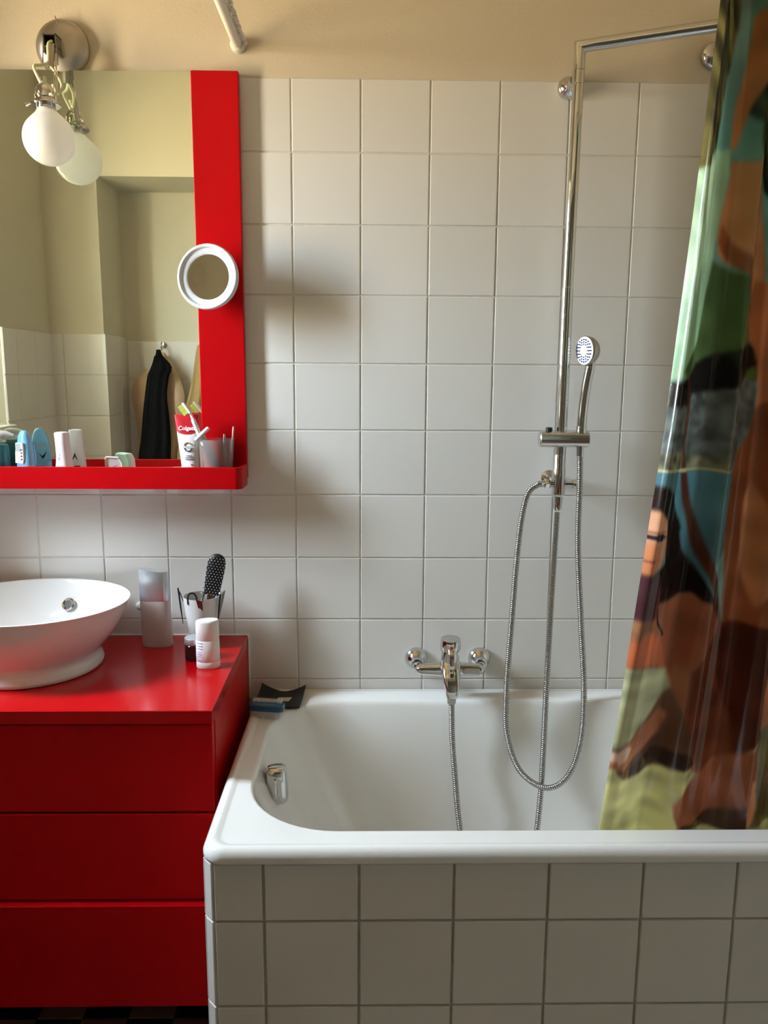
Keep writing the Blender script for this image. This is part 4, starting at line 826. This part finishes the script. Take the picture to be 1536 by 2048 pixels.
# ================================================================== shower curtain with a beach picture printed on it
# the print is laid out on the cloth in metres: (name, colour, grain, grain kind, outline of (x, z))
PRINT = [
    ('teal_sky',(86,128,118),0.1,'n',[(0.627,2.048),(0.858,2.052),(0.926,1.418),(0.609,1.416)]),
    ('palm',(62,58,28),0.55,'s',[(0.663,1.958),(0.725,1.958),(0.721,1.878),(0.711,1.817),(0.702,1.754),(0.692,1.691),(0.68,1.626),(0.669,1.626),(0.67,1.712)]),
    ('teal_band',(78,128,120),0.08,'n',[(0.72,1.885),(0.736,1.892),(0.732,1.831),(0.727,1.782),(0.725,1.719),(0.704,1.719),(0.71,1.768),(0.714,1.83)]),
    ('mint',(132,172,132),0.08,'n',[(0.701,1.719),(0.726,1.721),(0.722,1.641),(0.711,1.59),(0.709,1.553),(0.698,1.493),(0.684,1.417),(0.679,1.382),(0.637,1.358),(0.647,1.552),(0.667,1.654),(0.686,1.705)]),
    ('mint_light',(160,195,160),0.1,'s',[(0.676,1.683),(0.697,1.705),(0.689,1.619),(0.676,1.523),(0.663,1.432),(0.647,1.386),(0.645,1.522),(0.658,1.611)]),
    ('green',(68,92,48),0.1,'n',[(0.709,1.556),(0.733,1.546),(0.763,1.516),(0.779,1.463),(0.778,1.425),(0.736,1.413),(0.693,1.4),(0.684,1.382),(0.674,1.374),(0.659,1.382),(0.687,1.432),(0.698,1.493)]),
    ('palm2',(38,44,24),0.5,'s',[(0.735,1.803),(0.756,1.865),(0.804,1.866),(0.826,1.627),(0.775,1.656),(0.759,1.698),(0.742,1.712)]),
    ('teal2',(84,132,122),0.05,'n',[(0.726,1.744),(0.739,1.789),(0.754,1.748),(0.753,1.698),(0.731,1.705)]),
    ('arm',(168,102,52),0.07,'n',[(0.741,1.905),(0.798,1.92),(0.806,1.838),(0.756,1.817),(0.744,1.762),(0.736,1.726),(0.726,1.719),(0.729,1.782),(0.738,1.838)]),
    ('arm_l',(176,112,64),0.06,'n',[(0.728,1.704),(0.743,1.7),(0.76,1.681),(0.773,1.641),(0.791,1.553),(0.799,1.463),(0.776,1.501),(0.741,1.546),(0.717,1.568),(0.713,1.597),(0.724,1.655)]),
    ('arm_s',(140,66,30),0.07,'n',[(0.716,1.582),(0.741,1.546),(0.769,1.501),(0.767,1.523),(0.738,1.582),(0.721,1.612)]),
    ('bodyR',(160,88,46),0.08,'n',[(0.774,1.524),(0.836,1.524),(0.928,0.559),(0.822,0.559),(0.824,0.746),(0.834,0.925),(0.796,1.26),(0.798,1.356),(0.778,1.425),(0.77,1.463)]),
    ('black',(22,20,18),0.2,'n',[(0.64,1.353),(0.654,1.364),(0.674,1.373),(0.685,1.394),(0.705,1.405),(0.736,1.413),(0.767,1.423),(0.776,1.43),(0.784,1.422),(0.792,1.401),(0.792,1.387),(0.77,1.377),(0.754,1.359),(0.725,1.355),(0.685,1.349),(0.675,1.33),(0.651,1.327),(0.642,1.317)]),
    ('leaf',(62,84,30),0.1,'n',[(0.771,1.385),(0.787,1.393),(0.795,1.383),(0.794,1.368),(0.775,1.369)]),
    ('rock',(84,92,88),0.28,'r',[(0.641,1.317),(0.651,1.327),(0.674,1.331),(0.685,1.349),(0.725,1.355),(0.756,1.36),(0.771,1.371),(0.796,1.368),(0.796,1.316),(0.786,1.284),(0.764,1.26),(0.753,1.224),(0.694,1.224),(0.639,1.228)]),
    ('rocklow',(112,110,84),0.4,'r',[(0.64,1.256),(0.676,1.256),(0.701,1.248),(0.741,1.244),(0.755,1.23),(0.718,1.226),(0.637,1.228)]),
    ('shoreline',(186,180,130),0.1,'n',[(0.636,1.231),(0.671,1.229),(0.752,1.226),(0.751,1.223),(0.67,1.224),(0.636,1.227)]),
    ('water',(66,112,124),0.07,'n',[(0.634,1.227),(0.753,1.223),(0.752,1.171),(0.753,1.096),(0.76,1.012),(0.762,0.96),(0.737,0.986),(0.695,1.096),(0.657,1.179),(0.638,1.199)]),
    ('water_lt',(100,150,150),0.06,'n',[(0.734,1.071),(0.753,1.096),(0.765,0.969),(0.753,0.986),(0.738,1.02)]),
    ('torsoR',(132,66,34),0.1,'n',[(0.759,1.226),(0.765,1.256),(0.788,1.286),(0.797,1.324),(0.822,1.34),(0.855,0.969),(0.846,0.881),(0.771,0.873),(0.756,1.054),(0.751,1.171)]),
    ('torsoRl',(170,104,60),0.1,'n',[(0.787,1.179),(0.805,1.212),(0.821,1.171),(0.833,1.029),(0.815,0.995),(0.79,1.071)]),
    ('sand_up',(150,150,110),0.22,'d',[(0.607,0.895),(0.642,0.899),(0.693,0.89),(0.748,0.837),(0.753,0.765),(0.591,0.747),(0.593,0.792)]),
    ('sand',(184,180,116),0.2,'d',[(0.573,0.692),(0.586,0.72),(0.737,0.747),(0.874,0.765),(0.894,0.54),(0.532,0.541)]),
    ('sand_dk',(96,84,44),0.15,'n',[(0.834,0.774),(0.871,0.801),(0.889,0.602),(0.836,0.595),(0.842,0.654),(0.843,0.7)]),
    ('torso',(142,84,52),0.08,'n',[(0.631,0.999),(0.66,1.007),(0.709,1.02),(0.739,1.008),(0.759,0.973),(0.77,0.881),(0.751,0.792),(0.73,0.792),(0.685,0.881),(0.61,0.897),(0.613,0.938),(0.62,0.977)]),
    ('torso_lo',(176,84,46),0.08,'n',[(0.611,0.899),(0.613,0.938),(0.63,0.958),(0.654,0.943),(0.673,0.938),(0.681,0.886),(0.651,0.895)]),
    ('hair',(26,14,12),0.25,'s',[(0.636,1.202),(0.647,1.2),(0.661,1.191),(0.667,1.171),(0.681,1.138),(0.685,1.128),(0.683,1.121),(0.691,1.096),(0.713,1.063),(0.726,1.033),(0.746,0.999),(0.742,0.984),(0.722,1.007),(0.711,1.02),(0.672,1.007),(0.654,1.003),(0.627,1.007),(0.619,1.046),(0.656,1.071),(0.652,1.15),(0.635,1.164)]),
    ('face',(206,142,104),0.06,'n',[(0.634,1.165),(0.643,1.159),(0.653,1.149),(0.655,1.129),(0.655,1.105),(0.652,1.084),(0.644,1.067),(0.634,1.057),(0.619,1.052),(0.619,1.079),(0.625,1.117),(0.63,1.146)]),
    ('face_lo',(190,108,64),0.06,'n',[(0.625,1.117),(0.639,1.1),(0.645,1.079),(0.634,1.057),(0.619,1.052),(0.619,1.079)]),
    ('brow',(150,96,70),0.1,'n',[(0.627,1.128),(0.642,1.131),(0.654,1.129),(0.653,1.126),(0.641,1.127),(0.629,1.123)]),
    ('eye',(40,22,30),0.1,'n',[(0.628,1.119),(0.636,1.124),(0.647,1.124),(0.654,1.12),(0.646,1.114),(0.635,1.114)]),
    ('mouth',(172,92,66),0.1,'n',[(0.621,1.079),(0.629,1.08),(0.635,1.079),(0.63,1.075),(0.622,1.075)]),
    ('shirt',(72,34,40),0.1,'n',[(0.619,1.052),(0.634,1.056),(0.647,1.054),(0.653,1.007),(0.652,0.977),(0.63,0.977),(0.612,0.979),(0.615,1.016)]),
    ('strap',(52,28,24),0.1,'n',[(0.649,1.001),(0.652,1.001),(0.654,0.969),(0.668,0.946),(0.664,0.943),(0.65,0.967)]),
    ('spear',(78,36,22),0.08,'n',[(0.672,1.372),(0.679,1.372),(0.68,1.316),(0.68,1.26),(0.69,1.22),(0.71,1.146),(0.733,1.071),(0.756,0.999),(0.763,0.962),(0.753,0.969),(0.733,1.029),(0.71,1.096),(0.689,1.163),(0.675,1.228),(0.672,1.268),(0.673,1.316)]),
    ('big',(104,46,24),0.12,'n',[(0.677,0.938),(0.722,0.96),(0.762,0.969),(0.843,0.965),(0.85,0.89),(0.841,0.846),(0.835,0.765),(0.799,0.728),(0.741,0.699),(0.727,0.71),(0.704,0.792),(0.684,0.881)]),
    ('big_l',(140,72,44),0.1,'n',[(0.656,0.999),(0.693,1.012),(0.735,1.008),(0.758,0.973),(0.745,0.934),(0.714,0.89),(0.707,0.792),(0.739,0.701),(0.728,0.705),(0.702,0.792),(0.681,0.881),(0.662,0.951)]),
    ('big_d',(72,26,14),0.12,'n',[(0.762,0.965),(0.843,0.965),(0.85,0.89),(0.84,0.841),(0.835,0.765),(0.799,0.733),(0.793,0.801),(0.761,0.881)]),
    ('leg',(92,58,40),0.1,'n',[(0.689,0.848),(0.672,0.828),(0.64,0.788),(0.604,0.756),(0.588,0.745),(0.585,0.729),(0.592,0.706),(0.605,0.694),(0.622,0.69),(0.646,0.699),(0.671,0.708),(0.731,0.714),(0.719,0.765),(0.704,0.81)]),
    ('leg_l',(168,96,60),0.08,'n',[(0.64,0.785),(0.673,0.81),(0.686,0.801),(0.676,0.765),(0.639,0.738),(0.606,0.71),(0.592,0.71),(0.586,0.731),(0.604,0.754)]),
    ('leg_h',(205,165,145),0.06,'n',[(0.587,0.74),(0.608,0.756),(0.619,0.749),(0.608,0.729),(0.593,0.718)]),
    ('leg_d',(52,34,28),0.1,'n',[(0.621,0.71),(0.661,0.736),(0.712,0.742),(0.733,0.715),(0.671,0.705),(0.639,0.694),(0.619,0.692)]),
    ('knee',(146,74,44),0.1,'n',[(0.741,0.699),(0.774,0.714),(0.833,0.756),(0.843,0.7),(0.835,0.616),(0.81,0.602),(0.766,0.598),(0.724,0.592),(0.704,0.6),(0.694,0.626),(0.694,0.645),(0.71,0.668)]),
    ('knee_d',(60,30,18),0.1,'n',[(0.765,0.616),(0.832,0.654),(0.833,0.592),(0.767,0.59),(0.714,0.591),(0.705,0.598),(0.739,0.6)]),
    ('foot',(188,118,80),0.08,'n',[(0.828,0.691),(0.841,0.682),(0.847,0.635),(0.84,0.607),(0.824,0.592),(0.823,0.635)]),
]
def vnoise(x, y, seed):
    r = np.random.default_rng(seed); T = r.random((64, 64)); xi = np.floor(x).astype(int); yi = np.floor(y).astype(int); fx = x - xi; fy = y - yi
    fx = fx * fx * (3 - 2 * fx); fy = fy * fy * (3 - 2 * fy); g = lambda a, b: T[a % 64, b % 64]
    return (g(xi, yi) * (1 - fx) * (1 - fy) + g(xi + 1, yi) * fx * (1 - fy) + g(xi, yi + 1) * (1 - fx) * fy + g(xi + 1, yi + 1) * fx * fy)
def inside(px, pz, poly):
    c = np.zeros(px.shape, bool); n = len(poly)
    for i in range(n):
        x0, z0 = poly[i]; x1, z1 = poly[(i + 1) % n]
        if z0 == z1: continue
        k = ((z0 > pz) != (z1 > pz)) & (px < (x1 - x0) * (pz - z0) / (z1 - z0) + x0); c ^= k
    return c
NU, NV = 340, 720
ZT, ZB = 2.035, .40
Uu, Vv = np.meshgrid(np.linspace(0, 1, NU) ** 1.25, np.linspace(0, 1, NV))
Z = ZT + (ZB - ZT) * Vv
zl = [.40, .585, .84, 1.29, 1.62, 1.89, 2.04]
xl = np.interp(Z, zl, [.548, .5665, .5945, .641, .662, .675, .682]); xr = np.interp(Z, [.4, 2.04], [1.12, .99])
Xc = xl + Uu * (xr - xl)
ph = Uu * 4.6 - .12 * np.sin(Vv * 3.0)
fold = np.sin(2 * PI * ph + .9) + .28 * np.sin(4 * PI * ph + 1.3 + Vv) + .12 * np.sin(2 * PI * (ph * 3.1) + 5 * Vv)
amp = .017 + .008 * (1 - Vv)
Yc = -.562 - amp * fold + .0022 * (vnoise(Uu * 26, Vv * 9, 3) - .5) * (1.6 - Vv) + .004 * (vnoise(Uu * 9, Vv * 5, 4) - .5) + .0035 * (vnoise(Uu * 60 + 6 * Vv, Vv * 16, 5) - .5) * np.clip(1 - Uu * 5, 0, 1) * np.clip(1.5 - 2.2 * Vv, 0, 1)
Xc = Xc + .35 * amp * np.cos(2 * PI * ph + .9) * np.clip(Uu * 6, 0, 1)
colr = np.zeros((NV, NU, 3)); colr[:] = (86, 120, 112); colr[Z < 1.05] = (150, 96, 60); colr[Z < .86] = (150, 150, 110)
Xp = np.maximum(Xc, xl + .011)      # the picture runs out to the hem
wob = (vnoise(Xc * 22, Z * 22, 11) - .5) * .006
def soften(c_, times):
    for _ in range(times):
        pad = np.pad(c_, ((1, 1), (1, 1), (0, 0)), 'edge'); c_ = (pad[1:-1, 1:-1] * 2 + pad[:-2, 1:-1] + pad[2:, 1:-1] + pad[1:-1, :-2] + pad[1:-1, 2:]) / 6
    return c_
PRINT.sort(key=lambda p: p[0] in ('brow', 'eye', 'mouth', 'strap', 'shoreline'))
for k, (nm, c, a, kind, poly) in enumerate(PRINT):
    if k == len(PRINT) - 5: colr = soften(colr, 5)
    msk = inside(Xp + wob, Z + wob * .8, poly)
    if kind == 's': nz = vnoise(Xc * 150 + Z * 30, Z * 22, 20 + k)
    elif kind == 'r': nz = .5 * vnoise(Xc * 70, Z * 90, 20 + k) + .5 * vnoise(Xc * 160, Z * 160, 50 + k)
    elif kind == 'd': nz = vnoise(Xc * 18 + 3 * vnoise(Xc * 9, Z * 9, 9), Z * 60, 20 + k)
    else: nz = vnoise(Xc * 30, Z * 30, 20 + k)
    if kind == 'n': nz = .6 * nz + .4 * vnoise(Xc * 11, Z * 11, 90 + k); a = a * 2.2
    if kind in 'sr': nz = np.clip((nz - .5) * 1.7 + .5, 0, 1)
    colr = np.where(msk[..., None], np.clip(np.array(c, float) * (1 + a * (nz * 2 - 1))[..., None], 0, 255), colr)
colr = soften(colr, 1)
colr = colr + (colr.mean(-1, keepdims=True) - colr) * .18
lin = 1.55 * np.where(colr / 255 <= .04045, colr / 255 / 12.92, ((colr / 255 + .055) / 1.055) ** 2.4)
def curtain_mat():
    M = bpy.data.materials.new('printed_vinyl'); M.use_nodes = True; n = M.node_tree.nodes; l = M.node_tree.links; b = n['Principled BSDF']; out = n['Material Output']
    at = n.new('ShaderNodeAttribute'); at.attribute_name = 'print'; l.new(at.outputs['Color'], b.inputs['Base Color'])
    b.inputs['Roughness'].default_value = .16; b.inputs['Coat Weight'].default_value = .35; b.inputs['Coat Roughness'].default_value = .08
    tl = n.new('ShaderNodeBsdfTranslucent'); l.new(at.outputs['Color'], tl.inputs['Color']); mx = n.new('ShaderNodeMixShader'); mx.inputs[0].default_value = .22
    l.new(b.outputs[0], mx.inputs[1]); l.new(tl.outputs[0], mx.inputs[2]); l.new(mx.outputs[0], out.inputs['Surface'])
    nz = n.new('ShaderNodeTexNoise'); nz.inputs['Scale'].default_value = 28; bp = n.new('ShaderNodeBump'); bp.inputs['Strength'].default_value = .12; bp.inputs['Distance'].default_value = .004
    t = n.new('ShaderNodeTexCoord'); mp = n.new('ShaderNodeMapping'); mp.inputs['Scale'].default_value = (2.2, 1, .35); l.new(t.outputs['Object'], mp.inputs[0]); l.new(mp.outputs[0], nz.inputs['Vector'])
    l.new(nz.outputs[0], bp.inputs['Height']); l.new(bp.outputs[0], b.inputs['Normal']); return M
ct = thing('shower_curtain', (.82, -.57, ZB), 'glossy shower curtain printed with kneeling people on a beach', 'shower curtain')
me = bpy.data.meshes.new('curtain_sheet')
vv = np.stack([Xc - .82, Yc + .57, Z - ZB], -1).reshape(-1, 3)
idx = np.arange(NU * NV).reshape(NV, NU)
ff = np.stack([idx[:-1, :-1], idx[:-1, 1:], idx[1:, 1:], idx[1:, :-1]], -1).reshape(-1, 4)
me.from_pydata(vv.tolist(), [], ff.tolist())
ca = me.color_attributes.new('print', 'FLOAT_COLOR', 'POINT')
ca.data.foreach_set('color', np.concatenate([lin.reshape(-1, 3), np.ones((NU * NV, 1))], 1).astype(np.float32).ravel())
me.shade_smooth(); me.materials.append(curtain_mat())
co = bpy.data.objects.new('curtain_sheet', me); COL.objects.link(co); co.parent = ct
rg = None
for k in range(9):
    x = .70 + k * .036
    if rg is None:
        pts = [Vector((0, .0155 * math.cos(2 * PI * i / 24), .0155 * math.sin(2 * PI * i / 24) - .003)) for i in range(25)]
        rg = MB().tube(pts, .0022, 8, cap=False).build('curtain_ring', WHITEP, loc=(0, 0, 0)); r_ = rg
    else: r_ = rg.copy(); COL.objects.link(r_)
    r_.parent = ct; r_.location = Vector((x, -.58, 2.058)) - Vector(ct['base'])
for o in list(bpy.data.objects):
    if 'base' in o: del o['base']
print('scene done', len(bpy.data.objects))
